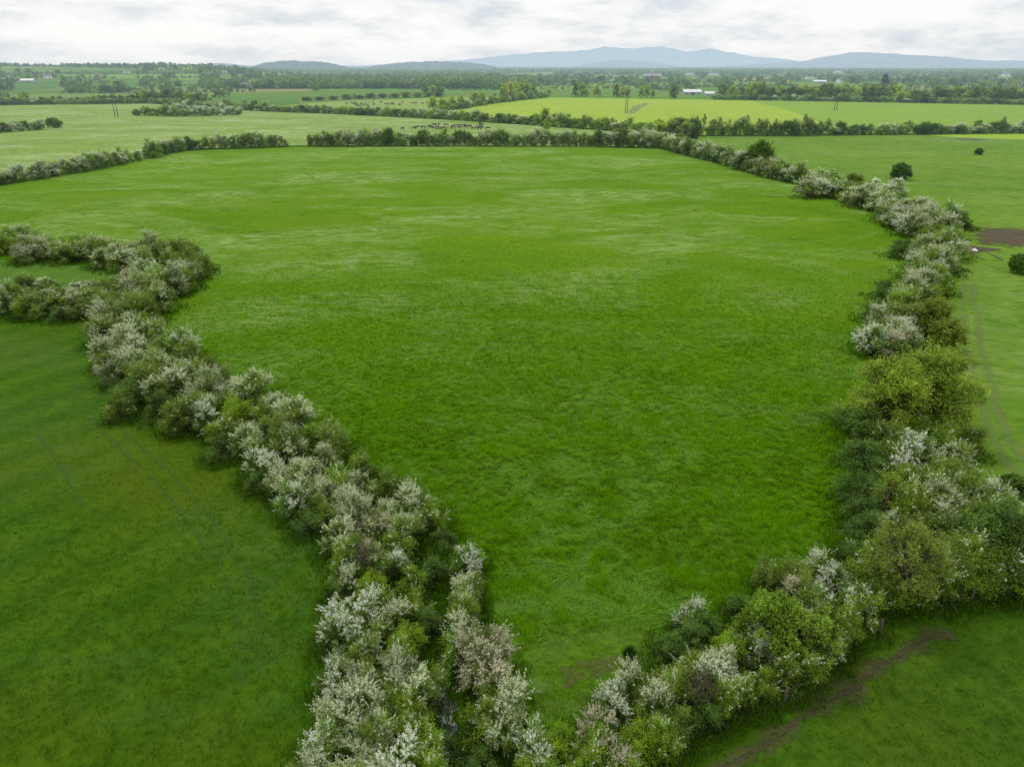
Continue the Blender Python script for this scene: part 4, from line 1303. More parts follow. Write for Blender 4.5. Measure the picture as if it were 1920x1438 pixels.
def blades(name, key, label, dens, Lr, w, cols, rmax, lodge=False, seed=1):
    rng = np.random.default_rng(seed)
    poly = WP[key]
    xs = [p[0] for p in poly]; ys = [p[1] for p in poly]
    # density falls with distance; sample distance from that law
    d0 = 38.0
    amax = R(46)
    # expected count by annulus
    edges = np.geomspace(14, rmax, 40)
    Ps = []
    for a, b in zip(edges[:-1], edges[1:]):
        mid = (a + b) / 2
        dn = dens * min(1, (d0 / mid) ** 2) * float(1 - sstep(rmax * 0.35, rmax, mid))
        n = int(dn * (b * b - a * a) * amax)
        r = np.sqrt(rng.random(n) * (b * b - a * a) + a * a); az = (rng.random(n) * 2 - 1) * amax
        x = r * np.sin(az); y = r * np.cos(az)
        k = in_poly(x, y, poly)
        px, py = proj(x, y, 0 * x)
        k &= (px > -80) & (px < 2000) & (py < 1520)
        Ps.append(np.stack([x[k], y[k]], 1))
    P = np.concatenate(Ps)
    n = len(P)
    x, y = P.T
    r = np.hypot(x, y)
    # clumping: thin out where the clump noise is low
    cl = fbm(x * 2.6, y * 3.2, seed + 3, 3)
    keep = rng.random(n) < np.clip(0.15 + 3.2 * (cl - 0.36), 0.04, 1)
    bare = np.zeros(n)
    if lodge:
        for (bx, by, br) in BARE:
            c = at(bx, by); bare = np.maximum(bare, 1 - sstep(br * 0.4, br, np.hypot(x - c[0], (y - c[1])) + 1.5 * (fbm(x, y, 8, 3) - 0.5)))
        keep &= rng.random(n) > bare * 0.8
    x, y, r, cl, bare = x[keep], y[keep], r[keep], cl[keep], bare[keep]
    n = len(x)
    lod = np.clip(r / d0, 1, 2.4)
    ang = 2 * pi * fbm(x * 0.16, y * 0.16, seed + 5, 3) * 2.2 + rng.normal(size=n) * 0.55
    lg = np.zeros(n)
    if lodge:
        for (bx, by, br) in LODGED:
            c = at(bx, by)
            dd = np.hypot(x - c[0], y - c[1]) + (fbm(x * 0.6, y * 0.6, 77, 3) - 0.5) * br * 1.6
            lg = np.maximum(lg, 1 - sstep(br * 0.35, br, dd))
        lg = np.maximum(lg, sstep(0.60, 0.70, fbm(x * 0.12, y * 0.16, 91, 4)) * 0.8)
        lg *= sstep(0.36, 0.56, fbm(x * 1.0, y * 1.0, 15, 3))
        ang = np.where(lg > 0.35, 2 * pi * fbm(x * 0.35, y * 0.35, seed + 6, 3) * 3.5 + rng.normal(size=n) * 0.25, ang)
    L = Lr * (0.6 + 0.8 * rng.random(n)) * (0.7 + 0.9 * (cl - 0.3)) * (1 - 0.12 * (lod - 1))
    L *= 1 + 0.35 * lg
    L *= 1 - 0.55 * bare
    lean = np.clip(0.5 + 0.35 * rng.normal(size=n) + 0.9 * lg, 0.1, 1.45)
    hx, hy = np.cos(ang), np.sin(ang)
    w_ = w * lod * (0.7 + 0.6 * rng.random(n)) * (1 - 0.1 * lg)
    ox, oy = -hy * w_ * 0.5, hx * w_ * 0.5
    b = np.stack([x, y, np.full(n, 0.03)], 1)
    m = b + np.stack([hx * np.sin(lean) * L * 0.5, hy * np.sin(lean) * L * 0.5, np.cos(lean) * L * 0.55], 1)
    l2 = np.clip(lean + 0.75, 0, 1.75)
    t = m + np.stack([hx * np.sin(l2) * L * 0.5, hy * np.sin(l2) * L * 0.5, np.cos(l2) * L * 0.5], 1)
    t[:, 2] = np.maximum(t[:, 2], 0.035)
    o = np.stack([ox, oy, 0 * ox], 1)
    V = np.stack([b - o, b + o, m + o * 0.85, m - o * 0.85, t + o * 0.25, t - o * 0.25], 1).reshape(-1, 3)
    i0 = (np.arange(n) * 6)[:, None]
    F = np.concatenate([i0 + np.array([0, 1, 2, 3]), i0 + np.array([3, 2, 4, 5])], 0)
    c0, c1, c2, cp, cy = [np.array(c) for c in cols]
    big = fbm(x * 0.07, y * 0.07, seed + 9, 3)[:, None]
    f = np.clip(rng.random(n)[:, None] * 0.7 + (cl[:, None] - 0.3) * 0.8, 0, 1)
    C = np.where(f < 0.5, c0 * (1 - f * 2) + c1 * f * 2, c1 * (2 - f * 2) + c2 * (f * 2 - 1))
    yl = np.clip((big - 0.45) * 2.5, 0, 1) * 0.35
    C = C * (1 - yl) + cy * yl
    lgc = lg[:, None] * (0.15 + 0.5 * rng.random((n, 1)))
    C = C * (1 - lgc) + cp * lgc
    br = bare[:, None] * 0.6
    C = C * (1 - br) + np.array((0.12, 0.11, 0.035)) * br
    C = C * (0.8 + 0.4 * rng.random(n)[:, None])
    o = obj(name, mesh_np(name, V, F, np.repeat(C, 6, axis=0)), M_GRASS)
    tag(o, label, 'grass', kind='stuff')
    print(name, n)


blades('meadow_grass', 'main', 'tall bright green grass growing over the main field', 230, 0.40, 0.026,
       [(0.050, 0.150, 0.002), (0.100, 0.250, 0.003), (0.165, 0.345, 0.005), (0.19, 0.34, 0.085), (0.095, 0.21, 0.006)], 125, True, 3)
blades('pasture_grass', 'left', 'short dark green grass of the field at lower left', 110, 0.17, 0.022,
       [(0.027, 0.082, 0.002), (0.047, 0.118, 0.003), (0.076, 0.150, 0.005), (0.07, 0.12, 0.02), (0.086, 0.122, 0.004)], 75, False, 5)
blades('pasture_grass', 'corner', 'short green grass of the field at lower right', 110, 0.19, 0.022,
       [(0.031, 0.090, 0.003), (0.056, 0.132, 0.004), (0.092, 0.172, 0.006), (0.08, 0.12, 0.03), (0.075, 0.105, 0.014)], 80, False, 7)


# undergrowth and rank grass at the feet of the hedges
def undergrowth():
    rng = np.random.default_rng(17)
    L = Leaves()
    BV = []; BC = []; nb = 0
    for p in PLANTS:
        if p['lod'] != 'n' or p['seg'] == 'LONE': continue
        r = p['D'] / 2
        d = math.hypot(p['x'], p['y'])
        n = int(560 * min(1, 70 / d))
        s = 0.11 * max(1, d / 70)
        a = rng.random(n) * 2 * pi; rr = r * 1.12 * np.sqrt(rng.random(n))
        x = p['x'] + rr * np.cos(a); y = p['y'] + rr * np.sin(a)
        h = (0.35 + 1.1 * fbm(x * 0.8, y * 0.8, 4, 3)) * (1 - 0.55 * (rr / (r * 1.12)) ** 2)
        z = h * rng.random(n) ** 0.5
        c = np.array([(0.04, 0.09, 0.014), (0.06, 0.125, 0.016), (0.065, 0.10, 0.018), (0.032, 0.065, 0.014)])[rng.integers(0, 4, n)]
        L.add(rng, np.stack([x, y, z], 1), s, c * (0.40 + 0.45 * rng.random((n, 1))), up=0.6)  # leaf colours darkened to carry the shade at the hedge feet
        # rank grass fringe
        m = int(330 * min(1, 60 / d))
        a = rng.random(m) * 2 * pi; rr = r * (0.85 + 0.75 * rng.random(m))
        x = p['x'] + rr * np.cos(a); y = p['y'] + rr * np.sin(a)
        Lg = 0.35 + 0.4 * rng.random(m)
        an = fbm(x * 0.3, y * 0.3, 6, 2) * 12 + rng.normal(size=m) * 0.6
        le = 0.35 + 0.5 * rng.random(m)
        hx, hy = np.cos(an), np.sin(an); w = 0.03 * max(1, d / 50)
        b = np.stack([x, y, np.zeros(m) + 0.02], 1)
        md = b + np.stack([hx * np.sin(le) * Lg * .5, hy * np.sin(le) * Lg * .5, np.cos(le) * Lg * .6], 1)
        tp = md + np.stack([hx * np.sin(le + .7) * Lg * .5, hy * np.sin(le + .7) * Lg * .5, np.cos(le + .7) * Lg * .5], 1)
        o = np.stack([-hy * w * .5, hx * w * .5, 0 * hx], 1)
        V = np.stack([b - o, b + o, md + o * .85, md - o * .85, tp + o * .2, tp - o * .2], 1).reshape(-1, 3)
        C = np.array([(0.026, 0.070, 0.003), (0.042, 0.10, 0.004), (0.06, 0.125, 0.006)])[rng.integers(0, 3, m)] * (0.75 + 0.5 * rng.random((m, 1)))
        BV.append(V); BC.append(np.repeat(C, 6, axis=0)); nb += m
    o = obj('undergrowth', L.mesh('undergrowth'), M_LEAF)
    tag(o, 'tangled low undergrowth filling the feet of the hedges', 'undergrowth', kind='stuff')
    i0 = (np.arange(nb) * 6)[:, None]
    F = np.concatenate([i0 + np.array([0, 1, 2, 3]), i0 + np.array([3, 2, 4, 5])], 0)
    o = obj('long_grass', mesh_np('long_grass', np.concatenate(BV), F, np.concatenate(BC)), M_GRASS)
    tag(o, 'long dark grass fringing the hedges', 'grass', kind='stuff')


undergrowth()


# ----------------------------------------------------------------- worn ground
def strip(name, pts, width, mat, z, nseg=60, taper=True):
    W = np.array([at(*p) for p in pts])
    s = np.concatenate([[0], np.cumsum(np.linalg.norm(np.diff(W, axis=0), axis=1))])
    # smooth the line
    t = np.linspace(0, s[-1], nseg)
    X = np.interp(t, s, W[:, 0]); Y = np.interp(t, s, W[:, 1])
    for _ in range(3):
        X[1:-1] = (X[:-2] + X[1:-1] + X[2:]) / 3; Y[1:-1] = (Y[:-2] + Y[1:-1] + Y[2:]) / 3
    X = X + (fbm(t * 0.3, t * 0, 5, 2) - 0.5) * width * 0.5
    T = unit(np.stack([np.gradient(X), np.gradient(Y)], 1)); N = np.stack([-T[:, 1], T[:, 0]], 1)
    cols = np.linspace(-1, 1, 7)
    V = []; C = []
    for i in range(nseg):
        e = min(1, i / 5, (nseg - 1 - i) / 5) if taper else 1
        ww = width * (0.7 + 0.6 * vnoise(np.array([t[i] * 0.4]), np.array([3.3]), 8)[0])
        for c in cols:
            V.append((X[i] + N[i, 0] * c * ww, Y[i] + N[i, 1] * c * ww, z))
            f = (1 - abs(c) ** 1.5) * e
            C.append((f, f, f))
    k = len(cols)
    idx = np.arange(nseg * k).reshape(nseg, k)
    F = np.stack([idx[:-1, :-1], idx[:-1, 1:], idx[1:, 1:], idx[1:, :-1]], -1).reshape(-1, 4)
    me = mesh_np(name, np.array(V), F, np.array(C))
    o = obj(name, me, mat)
    tag(o, kind='structure')
    return o


def blob(name, pts, mat, z, feather=0.35):
    W = np.array([at(*p) for p in pts]); c = W.mean(0)
    # rings from centre to edge
    n = 64
    ang = np.linspace(0, 2 * pi, n, endpoint=False)
    loop = np.concatenate([W, W[:1]])
    s = np.concatenate([[0], np.cumsum(np.linalg.norm(np.diff(loop, axis=0), axis=1))])
    t = np.linspace(0, s[-1], n, endpoint=False)
    E = np.stack([np.interp(t, s, loop[:, 0]), np.interp(t, s, loop[:, 1])], 1)
    V = []; C = []
    lv = np.linspace(0.02, 1.0, 9)
    for q in lv:
        for e in E:
            p = c + (e - c) * q
            V.append((p[0], p[1], z)); f = min(1, (1 - q) / feather); C.append((f, f, f))
    F = []
    for i in range(len(lv) - 1):
        for j in range(n):
            F.append((i * n + j, i * n + (j + 1) % n, (i + 1) * n + (j + 1) % n, (i + 1) * n + j))
    o = obj(name, mesh_np(name, np.array(V), np.array(F), np.array(C)), mat)
    tag(o, kind='structure')


MUD = patch_mat('mud', (0.032, 0.023, 0.011), (0.10, 0.074, 0.040), 0.45, amount=0.88, thr=0.5)
MUD2 = patch_mat('dirt', (0.038, 0.033, 0.014), (0.085, 0.072, 0.036), 1.6, amount=0.72, thr=0.85)
MUD3 = patch_mat('trodden_margin', (0.05, 0.06, 0.018), (0.10, 0.09, 0.04), 0.8, amount=0.55, thr=0.95)
WORN = patch_mat('worn_grass', (0.065, 0.085, 0.016), (0.12, 0.13, 0.04), 1.1, amount=0.45, thr=1.1)
TRK = patch_mat('wheel_mark', (0.11, 0.175, 0.035), (0.16, 0.205, 0.06), 0.5, amount=0.45, thr=0.8)
TRKD = patch_mat('dark_wheel_mark', (0.030, 0.090, 0.005), (0.060, 0.125, 0.012), 0.8, amount=0.38, thr=0.8)
blob('mud_patch', [(1790, 440), (1812, 421), (1850, 418), (1930, 425), (2050, 430), (2060, 462), (1950, 470), (1890, 473), (1840, 468), (1800, 462)], MUD, 0.056, 0.7)
blob('mud_patch', [(1786, 463), (1810, 458), (1850, 463), (1900, 468), (1870, 474), (1830, 478), (1800, 474)], MUD, 0.060, 0.7)
for pts, w in (([(1800, 455), (1830, 465), (1860, 478), (1885, 492)], 0.35), ([(1790, 462), (1820, 476), (1850, 490)], 0.3), ([(1795, 430), (1850, 436), (1930, 440)], 0.6)):
    strip('tyre_track', pts, w, MUD, 0.064)
for off in (0, 28):
    strip('wheel_track', [(1806 + off * 0.7, 520), (1806 + off * 0.8, 570), (1812 + off, 640), (1826 + off, 720), (1850 + off, 800), (1888 + off * 1.3, 870), (1960 + off * 1.5, 950)], 0.8, TRK, 0.052 + off * 0.0002, 80)
strip('dirt_path', [(1300, 1480), (1360, 1438), (1430, 1400), (1500, 1350), (1560, 1310), (1600, 1292), (1650, 1250), (1720, 1210), (1760, 1190)], 0.34, MUD2, 0.064, 120)
strip('dirt_margin', [(1280, 1490), (1360, 1438), (1430, 1400), (1500, 1350), (1560, 1310), (1600, 1292), (1650, 1250), (1720, 1210), (1800, 1175)], 1.3, MUD3, 0.060, 90)
blob('dirt_patch', [(1805, 1160), (1830, 1140), (1880, 1135), (1920, 1132), (1925, 1142), (1880, 1152), (1830, 1163)], MUD2, 0.068, 0.9)
blob('worn_patch', [(990, 1250), (1050, 1225), (1120, 1218), (1200, 1208), (1240, 1215), (1225, 1245), (1160, 1270), (1090, 1290), (1020, 1320), (985, 1300)], WORN, 0.030, 0.6)
for pts in ([(150, 770), (215, 830), (290, 900), (360, 990), (430, 1080), (450, 1200), (455, 1330)], [(180, 760), (250, 825), (330, 895), (405, 985), (470, 1075), (492, 1200), (480, 1330)],
            [(0, 948), (40, 925), (90, 920), (130, 930)], [(60, 800), (120, 880), (160, 960)]):
    strip('wheel_track', pts, 0.35, TRKD, 0.034, 80)
strip('wheel_track', [(1340, 1438), (1500, 1395), (1640, 1340)], 0.01, TRK, 0.07) if False else None
for pts in ([(1400, 190), (1440, 197), (1480, 207), (1530, 225), (1566, 246)],):
    strip('crop_line', pts, 1.0, TRKD, 0.06, 60)
blob('worn_patch', [(1165, 215), (1185, 198), (1215, 190), (1225, 192), (1205, 203), (1190, 216), (1172, 222)], patch_mat('dry_earth', (0.10, 0.11, 0.04), (0.19, 0.17, 0.08), 0.35, True, 0.4, 1.05), 0.06)
blob('rush_patch', [(1770, 258), (1800, 255), (1850, 259), (1900, 264), (1870, 269), (1800, 268), (1740, 262)], patch_mat('rushes', (0.06, 0.085, 0.03), (0.12, 0.12, 0.05), 0.3, True, 0.6, 0.8), 0.062, 0.8)


# stream in the gap between the two rows of bushes
def stream():
    C = np.array([at(*p) for p in [(835, 1160), (838, 1220), (836, 1290), (832, 1340), (832, 1390), (850, 1440), (870, 1500), (890, 1600)]])
    n = 60
    t = np.linspace(0, 1, n); tt = np.linspace(0, 1, len(C))
    X = np.interp(t, tt, C[:, 0]); Y = np.interp(t, tt, C[:, 1])
    V = []
    for i in range(n):
        w = 0.5 + 0.15 * sin(i * 0.9)
        for c in (-1, -0.33, 0.33, 1):
            V.append((X[i] + c * w, Y[i], 0.058))
    idx = np.arange(n * 4).reshape(n, 4)
    F = np.stack([idx[:-1, :-1], idx[:-1, 1:], idx[1:, 1:], idx[1:, :-1]], -1).reshape(-1, 4)[:, ::-1]
    m, nt = new_mat('stream_water')
    geo = nn(nt, 'ShaderNodeNewGeometry')
    mp = nn(nt, 'ShaderNodeMapping'); mp.inputs['Scale'].default_value = (0.7, 2.6, 1)
    nt.links.new(geo.outputs['Position'], mp.inputs['Vector'])
    nz = noise(nt, mp.outputs[0], 1.3, 3, 0.6, 0.4)
    c = ramp(nt, nz, [(0.58, (0.006, 0.007, 0.007)), (0.62, (0.36, 0.36, 0.42))])  # pale glints and foam of the riffles put into the base colour
    d = nn(nt, 'ShaderNodeBsdfPrincipled'); d.inputs['Roughness'].default_value = 0.08
    nt.links.new(c, d.inputs['Base Color'])
    b = nn(nt, 'ShaderNodeBump'); b.inputs['Strength'].default_value = 0.15; b.inputs['Distance'].default_value = 0.05
    nt.links.new(nz, b.inputs['Height']); nt.links.new(b.outputs[0], d.inputs['Normal'])
    finish(m, nt, d.outputs[0])
    tag(obj('stream', mesh_np('stream', np.array(V), F), m), kind='structure')


stream()


# ----------------------------------------------------------------- cows
def cow_mesh(seed=0, graze=True):
    """one continuous body: rings along the trunk, neck and head, with legs drawn out of it by a skin"""
    me = bpy.data.meshes.new('cow_skeleton')
    V = [(-0.85, 0, 1.18), (-0.35, 0, 1.12), (0.2, 0, 1.10), (0.62, 0, 1.18),
         (0.95, 0, 1.12 if graze else 1.35), (1.2, 0, 0.75 if graze else 1.55), (1.38, 0, 0.38 if graze else 1.5), (1.52, 0, 0.16 if graze else 1.36),
         (-1.02, 0, 1.25), (-1.08, 0, 0.75), (-1.06, 0, 0.5)]
    E = [(0, 1), (1, 2), (2, 3), (3, 4), (4, 5), (5, 6), (6, 7), (0, 8), (8, 9), (9, 10)]
    Rd = [0.33, 0.40, 0.40, 0.34, 0.22, 0.16, 0.15, 0.10, 0.08, 0.035, 0.05]
    def leg(root, x, y, hind):
        b = len(V)
        if hind:
            V.extend([(x - 0.02, y, 0.82), (x - 0.14, y, 0.48), (x - 0.06, y, 0.10), (x, y, 0.02)])
        else:
            V.extend([(x, y, 0.78), (x + 0.02, y, 0.45), (x, y, 0.10), (x + 0.04, y, 0.02)])
        E.extend([(root, b), (b, b + 1), (b + 1, b + 2), (b + 2, b + 3)])
        Rd.extend([0.15 if hind else 0.12, 0.075, 0.06, 0.07])
    leg(0, -0.72, 0.2, True); leg(0, -0.80, -0.2, True)
    leg(3, 0.58, 0.18, False); leg(3, 0.66, -0.18, False)
    # ears
    b = len(V)
    V.extend([(1.28, 0.22, 0.62 if graze else 1.62), (1.28, -0.22, 0.62 if graze else 1.62)]); E.extend([(5, b), (5, b + 1)]); Rd.extend([0.045, 0.045])
    me.from_pydata(V, E, [])
    o = bpy.data.objects.new('cow_skeleton', me); COL.objects.link(o)
    sk = o.modifiers.new('skin', 'SKIN')
    for i, r in enumerate(Rd):
        sv = me.skin_vertices[0].data[i]
        sv.radius = (r, r * (0.85 if i < 4 else 1.0)); sv.use_root = (i == 1)
    sb = o.modifiers.new('sub', 'SUBSURF'); sb.levels = 1; sb.render_levels = 1
    dg = bpy.context.evaluated_depsgraph_get()
    res = bpy.data.meshes.new_from_object(o.evaluated_get(dg))
    bpy.data.objects.remove(o); bpy.data.meshes.remove(me)
    for p in res.polygons: p.use_smooth = True
    return res


def hide_mat(name, black, white, thr):
    m, nt = new_mat(name)
    tc = nn(nt, 'ShaderNodeTexCoord'); oi = nn(nt, 'ShaderNodeObjectInfo')
    ad = nn(nt, 'ShaderNodeVectorMath', operation='ADD')
    cmb = nn(nt, 'ShaderNodeCombineXYZ')
    nt.links.new(mth(nt, 'MULTIPLY', oi.outputs['Random'], 30.0), cmb.inputs[0])
    nt.links.new(tc.outputs['Object'], ad.inputs[0]); nt.links.new(cmb.outputs[0], ad.inputs[1])
    nz = noise(nt, ad.outputs[0], 1.5, 1)
    c = ramp(nt, nz, [(thr, black), (thr + 0.02, white)])
    d = nn(nt, 'ShaderNodeBsdfPrincipled'); d.inputs['Roughness'].default_value = 0.7
    nt.links.new(c, d.inputs['Base Color'])
    return finish(m, nt, d.outputs[0], True)


COWM = [cow_mesh(0, True), cow_mesh(1, False)]
HIDE = [hide_mat('black_hide', (0.012, 0.011, 0.010), (0.6, 0.58, 0.54), 0.60), hide_mat('brown_hide', (0.09, 0.035, 0.02), (0.10, 0.04, 0.022), 0.7)]
COWV = []
for cm in COWM:
    row = []
    for h in HIDE:
        c2 = cm.copy(); c2.name = 'cow'; c2.materials.clear(); c2.materials.append(h); row.append(c2)
    COWV.append(row)
HERD1 = [(345,490),(410,487),(425,484),(460,483),(495,478),(510,480),(525,470),(525,487),(540,467),(545,485),(560,487),(587,470),(575,488),(620,483),(630,480),(645,475),(670,474),(690,472),(700,480),(720,478),(745,488),(765,485),(775,470),(775,490),(787,465),(785,482),(825,490),(660,485)]
HERD2 = [(30,345),(60,342),(85,345),(90,355),(110,350),(120,345),(125,358),(135,348),(150,342),(150,357),(190,352),(225,338),(250,348),(265,350),(285,345),(290,350),(325,348),(330,352),(345,340),(400,343),(410,345),(420,343),(455,345),(100,360),(75,350)]
for herd, where, grp in ((HERD1, 'in the nearer herd behind the far hedge', 'cows of the nearer herd'), (HERD2, 'in the farther herd beside the long hedge', 'cows of the farther herd')):
    L = sorted(((640 + zx / 3, 80 + zy / 3 + 1.2) for zx, zy in herd))
    nb = 0
    for i, (px, py) in enumerate(L):
        x, y = at(px, py)
        br = herd is HERD2 and i in (14, 17)
        o = obj('cow', COWV[random.random() < 0.35][1 if br else 0], None, None, (x, y, 0.02), random.choice([0, pi]) + random.gauss(0, 0.5), (1.0, 1.0, 1.0))
        tag(o, f"{'brown' if br else 'black'} cow, {ordinal(i)} from left {where}", 'cow', grp)


# ----------------------------------------------------------------- power line poles
def h_pole(px, base, top, gap, label, double=True):
    x, y = at(px, base)
    dep = y * CP + CAM_H * SP
    H = (base - top) / (FPX / dep)
    g = gap / (FPX / dep) / 2
    root = empty('power_pole', (x, y, 0.02))
    for s in ((-1, 1) if double else (0,)):
        t = Tubes(8); t.add([(s * g, 0, -0.2), (s * g, 0, H * 0.5), (s * g, 0, H)], [0.24, 0.20, 0.15])
        obj('pole', t.mesh('pole'), M_POLE, root)
    hw = g + 1.3 if double else 1.3
    arm = obj('crossarm', boxes([(-hw, hw, -0.32, -0.2, H - 0.75, H - 0.5)]), M_POLE, root)
    for k in (-1, 0, 1):
        t = Tubes(6); t.add([(k * (hw - 0.15), -0.26, H - 0.5), (k * (hw - 0.15), -0.26, H - 0.3), (k * (hw - 0.15), -0.26, H - 0.12)], [0.05, 0.10, 0.04])
        obj('insulator', t.mesh('insulator'), M_GLASS, arm)
    tag(root, label, 'power pole', 'power poles crossing the fields')


h_pole(1174, 213, 176, 3.6, 'twin wooden power pole in the yellow field')
h_pole(1566, 208, 184, 4.6, 'twin wooden power pole in the green field')
h_pole(219, 220, 192, 5.5, 'twin wooden power pole in the left pale field')
h_pole(701, 211, 176, 1, 'single wooden power pole beside the farther cows', False)
h_pole(665, 197, 178, 1, 'thin single power pole left of the farther cows', False)


# ----------------------------------------------------------------- fence posts, rubble, sacks, rush tuft
def fence_post(px, py, h, label, tilt):
    x, y = at(px, py)
    t = Tubes(8); t.add([(0, 0, -0.2), (tilt * 0.5, 0, h * 0.5), (tilt, 0, h - 0.03), (tilt, 0, h)], [0.09, 0.085, 0.08, 0.03])
    tag(obj('fence_post', t.mesh('fence_post'), M_WOOD, None, (x, y, 0)), label, 'fence post')


fence_post(1468, 1323, 1.2, 'dark wooden fence post nearest on the dirt path side', 0.05)
fence_post(1648, 1192, 1.15, 'wooden fence post midway along the dirt path hedge', -0.04)
fence_post(1817, 1132, 1.2, 'wooden fence post by the right corner thicket', 0.06)


def lump(name, px, py, rx, ry, h, mat, label, cat, seed):
    x, y = at(px, py)
    n, m = 28, 12
    V = []; F = []
    for i in range(m + 1):
        f = i / m
        for j in range(n):
            a = j * 2 * pi / n
            q = 1 + 0.35 * (vnoise(np.array([a * 2.2 + f * 2]), np.array([f * 5.0]), seed)[0] - 0.5)
            V.append((rx * cos(a) * (1 - f) * q, ry * sin(a) * (1 - f) * q, h * (1 - (1 - f) ** 1.6) * (0.75 + 0.6 * vnoise(np.array([a * 3]), np.array([f * 7]), seed + 1)[0])))
    for i in range(m):
        for j in range(n):
            F.append((i * n + j, i * n + (j + 1) % n, (i + 1) * n + (j + 1) % n, (i + 1) * n + j))
    tag(obj(name, mesh_np(name, np.array(V), np.array(F), None, True), mat, None, (x, y, 0.05)), label, cat)


lump('rubble_heap', 1811, 469, 1.7, 0.8, 0.5, plain_mat('rubble', (0.19, 0.135, 0.085), 0.9, vary=0.5, scale=4, bump=0.8), 'low orange brown heap of rubble beside the mud', 'rubble', 3)
M_SACK = plain_mat('white_plastic', (0.72, 0.74, 0.76), 0.4, vary=0.1)
lump('plastic_sack', 1827, 471, 0.5, 0.35, 0.35, M_SACK, 'white plastic sack right of the rubble heap', 'sack', 5)
lump('plastic_sack', 1817, 430, 0.45, 0.3, 0.3, M_SACK, 'white plastic sack at the hedge end of the mud', 'sack', 7)


def rush_tuft(px, py):
    x, y = at(px, py)
    rng = np.random.default_rng(2)
    n = 500
    a = rng.random(n) * 2 * pi; le = 0.15 + 0.5 * rng.random(n); Lg = 0.32 + 0.3 * rng.random(n); rr = 0.22 * np.sqrt(rng.random(n))
    b = np.stack([rr * np.cos(a), rr * np.sin(a), 0 * a], 1)
    t = b + np.stack([np.cos(a) * np.sin(le) * Lg, np.sin(a) * np.sin(le) * Lg, np.cos(le) * Lg], 1)
    o = np.stack([-np.sin(a), np.cos(a), 0 * a], 1) * 0.014
    V = np.stack([b - o, b + o, t + o * .2, t - o * .2], 1).reshape(-1, 3)
    C = np.repeat(np.array((0.03, 0.085, 0.010)) * (0.6 + 0.8 * rng.random((n, 1))), 4, axis=0)
    tag(obj('rush_tuft', mesh_np('rush_tuft', V, np.arange(n * 4).reshape(-1, 4), C), M_GRASS, None, (x, y, 0.02)), 'dark tuft of rushes on the worn patch of main field', 'plant')


rush_tuft(1180, 1234)

# ----------------------------------------------------------------- sky and sun
SUN_EL, SUN_AZ = 52.0, -22.0          # azimuth from +Y, clockwise positive
w = bpy.data.worlds.new('World'); sc.world = w; w.use_nodes = True
nt = w.node_tree; nt.nodes.clear()
sky = nn(nt, 'ShaderNodeTexSky', sky_type='NISHITA')
sky.sun_disc = False
sky.sun_elevation = R(SUN_EL); sky.sun_rotation = R(SUN_AZ)
sky.air_density = 1.0; sky.dust_density = 2.0
tc = nn(nt, 'ShaderNodeTexCoord')
sep = nn(nt, 'ShaderNodeSeparateXYZ'); nt.links.new(tc.outputs['Generated'], sep.inputs[0])
zz = mth(nt, 'ADD', mth(nt, 'MAXIMUM', sep.outputs[2], 0.0), 0.25)
cx = mth(nt, 'DIVIDE', sep.outputs[0], zz); cy = mth(nt, 'DIVIDE', sep.outputs[1], zz)
cmb = nn(nt, 'ShaderNodeCombineXYZ'); nt.links.new(cx, cmb.inputs[0]); nt.links.new(cy, cmb.inputs[1])
n1 = noise(nt, cmb.outputs[0], 2.6, 12, 0.65, 0.15)
n2 = noise(nt, cmb.outputs[0], 1.1, 4, 0.5, 0.2)
cf = mth(nt, 'ADD', mth(nt, 'MULTIPLY', n1, 0.6), mth(nt, 'MULTIPLY', n2, 0.43))
cloud = ramp(nt, cf, [(0.40, (0.69, 0.765, 0.825)), (0.46, (0.83, 0.88, 0.915)), (0.505, (0.97, 0.98, 0.985)), (0.57, (1.07, 1.07, 1.06))])
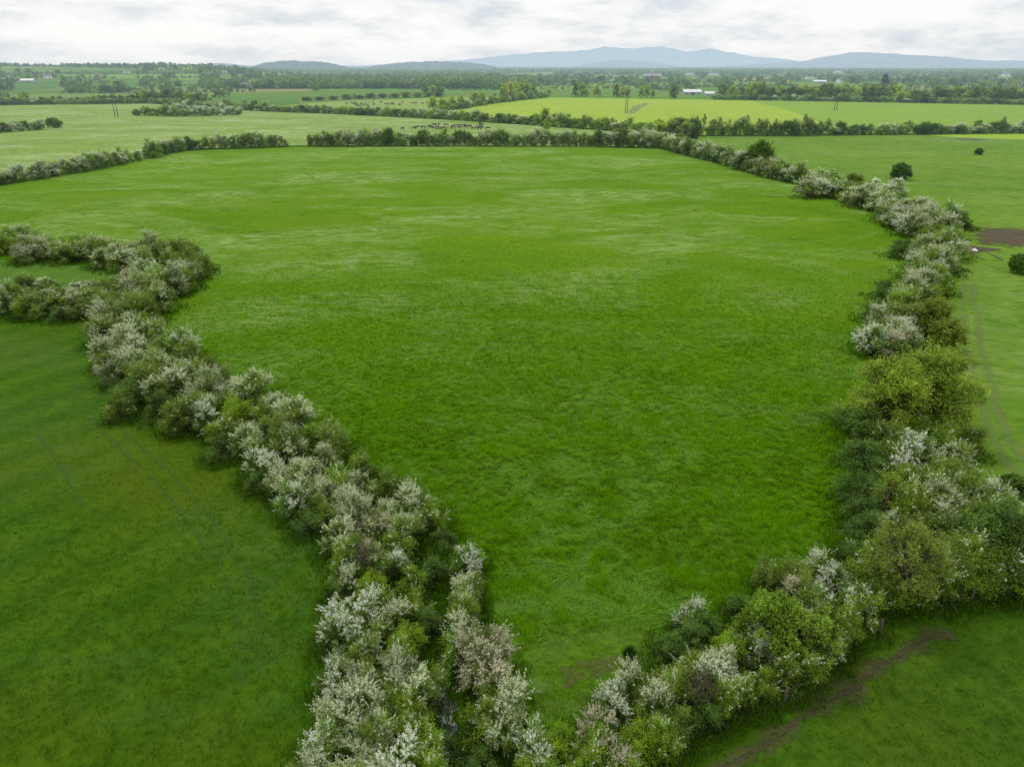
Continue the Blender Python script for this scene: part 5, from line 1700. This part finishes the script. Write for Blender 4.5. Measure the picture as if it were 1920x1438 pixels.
# pale band low on the horizon; thicker, brighter cloud overhead
hz = ramp(nt, sep.outputs[2], [(0.0, 0.7), (0.025, 0.1), (0.12, 0.0)])
cloud = mixc(nt, mth(nt, 'MULTIPLY', hz, 0.75), cloud, (0.88, 0.92, 0.94))
up = ramp(nt, sep.outputs[2], [(0.10, 0.0), (0.3, 0.8)])
cloud = mixc(nt, up, cloud, (1.0, 0.975, 0.90))
bright = mth(nt, 'ADD', 0.97, mth(nt, 'MULTIPLY', mth(nt, 'MAXIMUM', mth(nt, 'SUBTRACT', sep.outputs[2], 0.1), 0.0), 0.55))
cs = nn(nt, 'ShaderNodeVectorMath', operation='SCALE'); nt.links.new(cloud, cs.inputs[0]); nt.links.new(bright, cs.inputs['Scale'])
bg1 = nn(nt, 'ShaderNodeBackground'); nt.links.new(sky.outputs[0], bg1.inputs[0]); bg1.inputs[1].default_value = 0.08
bg2 = nn(nt, 'ShaderNodeBackground'); nt.links.new(cs.outputs[0], bg2.inputs[0]); bg2.inputs[1].default_value = 1.0
mx = nn(nt, 'ShaderNodeMixShader'); mx.inputs[0].default_value = 0.93
nt.links.new(bg1.outputs[0], mx.inputs[1]); nt.links.new(bg2.outputs[0], mx.inputs[2])
wo = nn(nt, 'ShaderNodeOutputWorld'); nt.links.new(mx.outputs[0], wo.inputs[0])

sd = bpy.data.lights.new('sun', 'SUN'); sd.energy = 1.55; sd.angle = R(12); sd.color = (1.0, 0.96, 0.89)
so = bpy.data.objects.new('sun', sd); COL.objects.link(so)
from mathutils import Vector
dvec = Vector((sin(R(SUN_AZ)) * cos(R(SUN_EL)), cos(R(SUN_AZ)) * cos(R(SUN_EL)), sin(R(SUN_EL))))
so.rotation_euler = dvec.to_track_quat('Z', 'Y').to_euler()
so.location = (0, 0, 200)

sc.view_settings.view_transform = 'Standard'
sc.view_settings.look = 'None'
sc.view_settings.exposure = 0.0
sc.view_settings.gamma = 1.0
sc.cycles.max_bounces = 4
sc.cycles.diffuse_bounces = 2
sc.cycles.glossy_bounces = 2
sc.cycles.transmission_bounces = 3
sc.cycles.transparent_max_bounces = 8
sc.cycles.use_denoising = True
sc.cycles.use_adaptive_sampling = True
sc.cycles.adaptive_threshold = 0.01
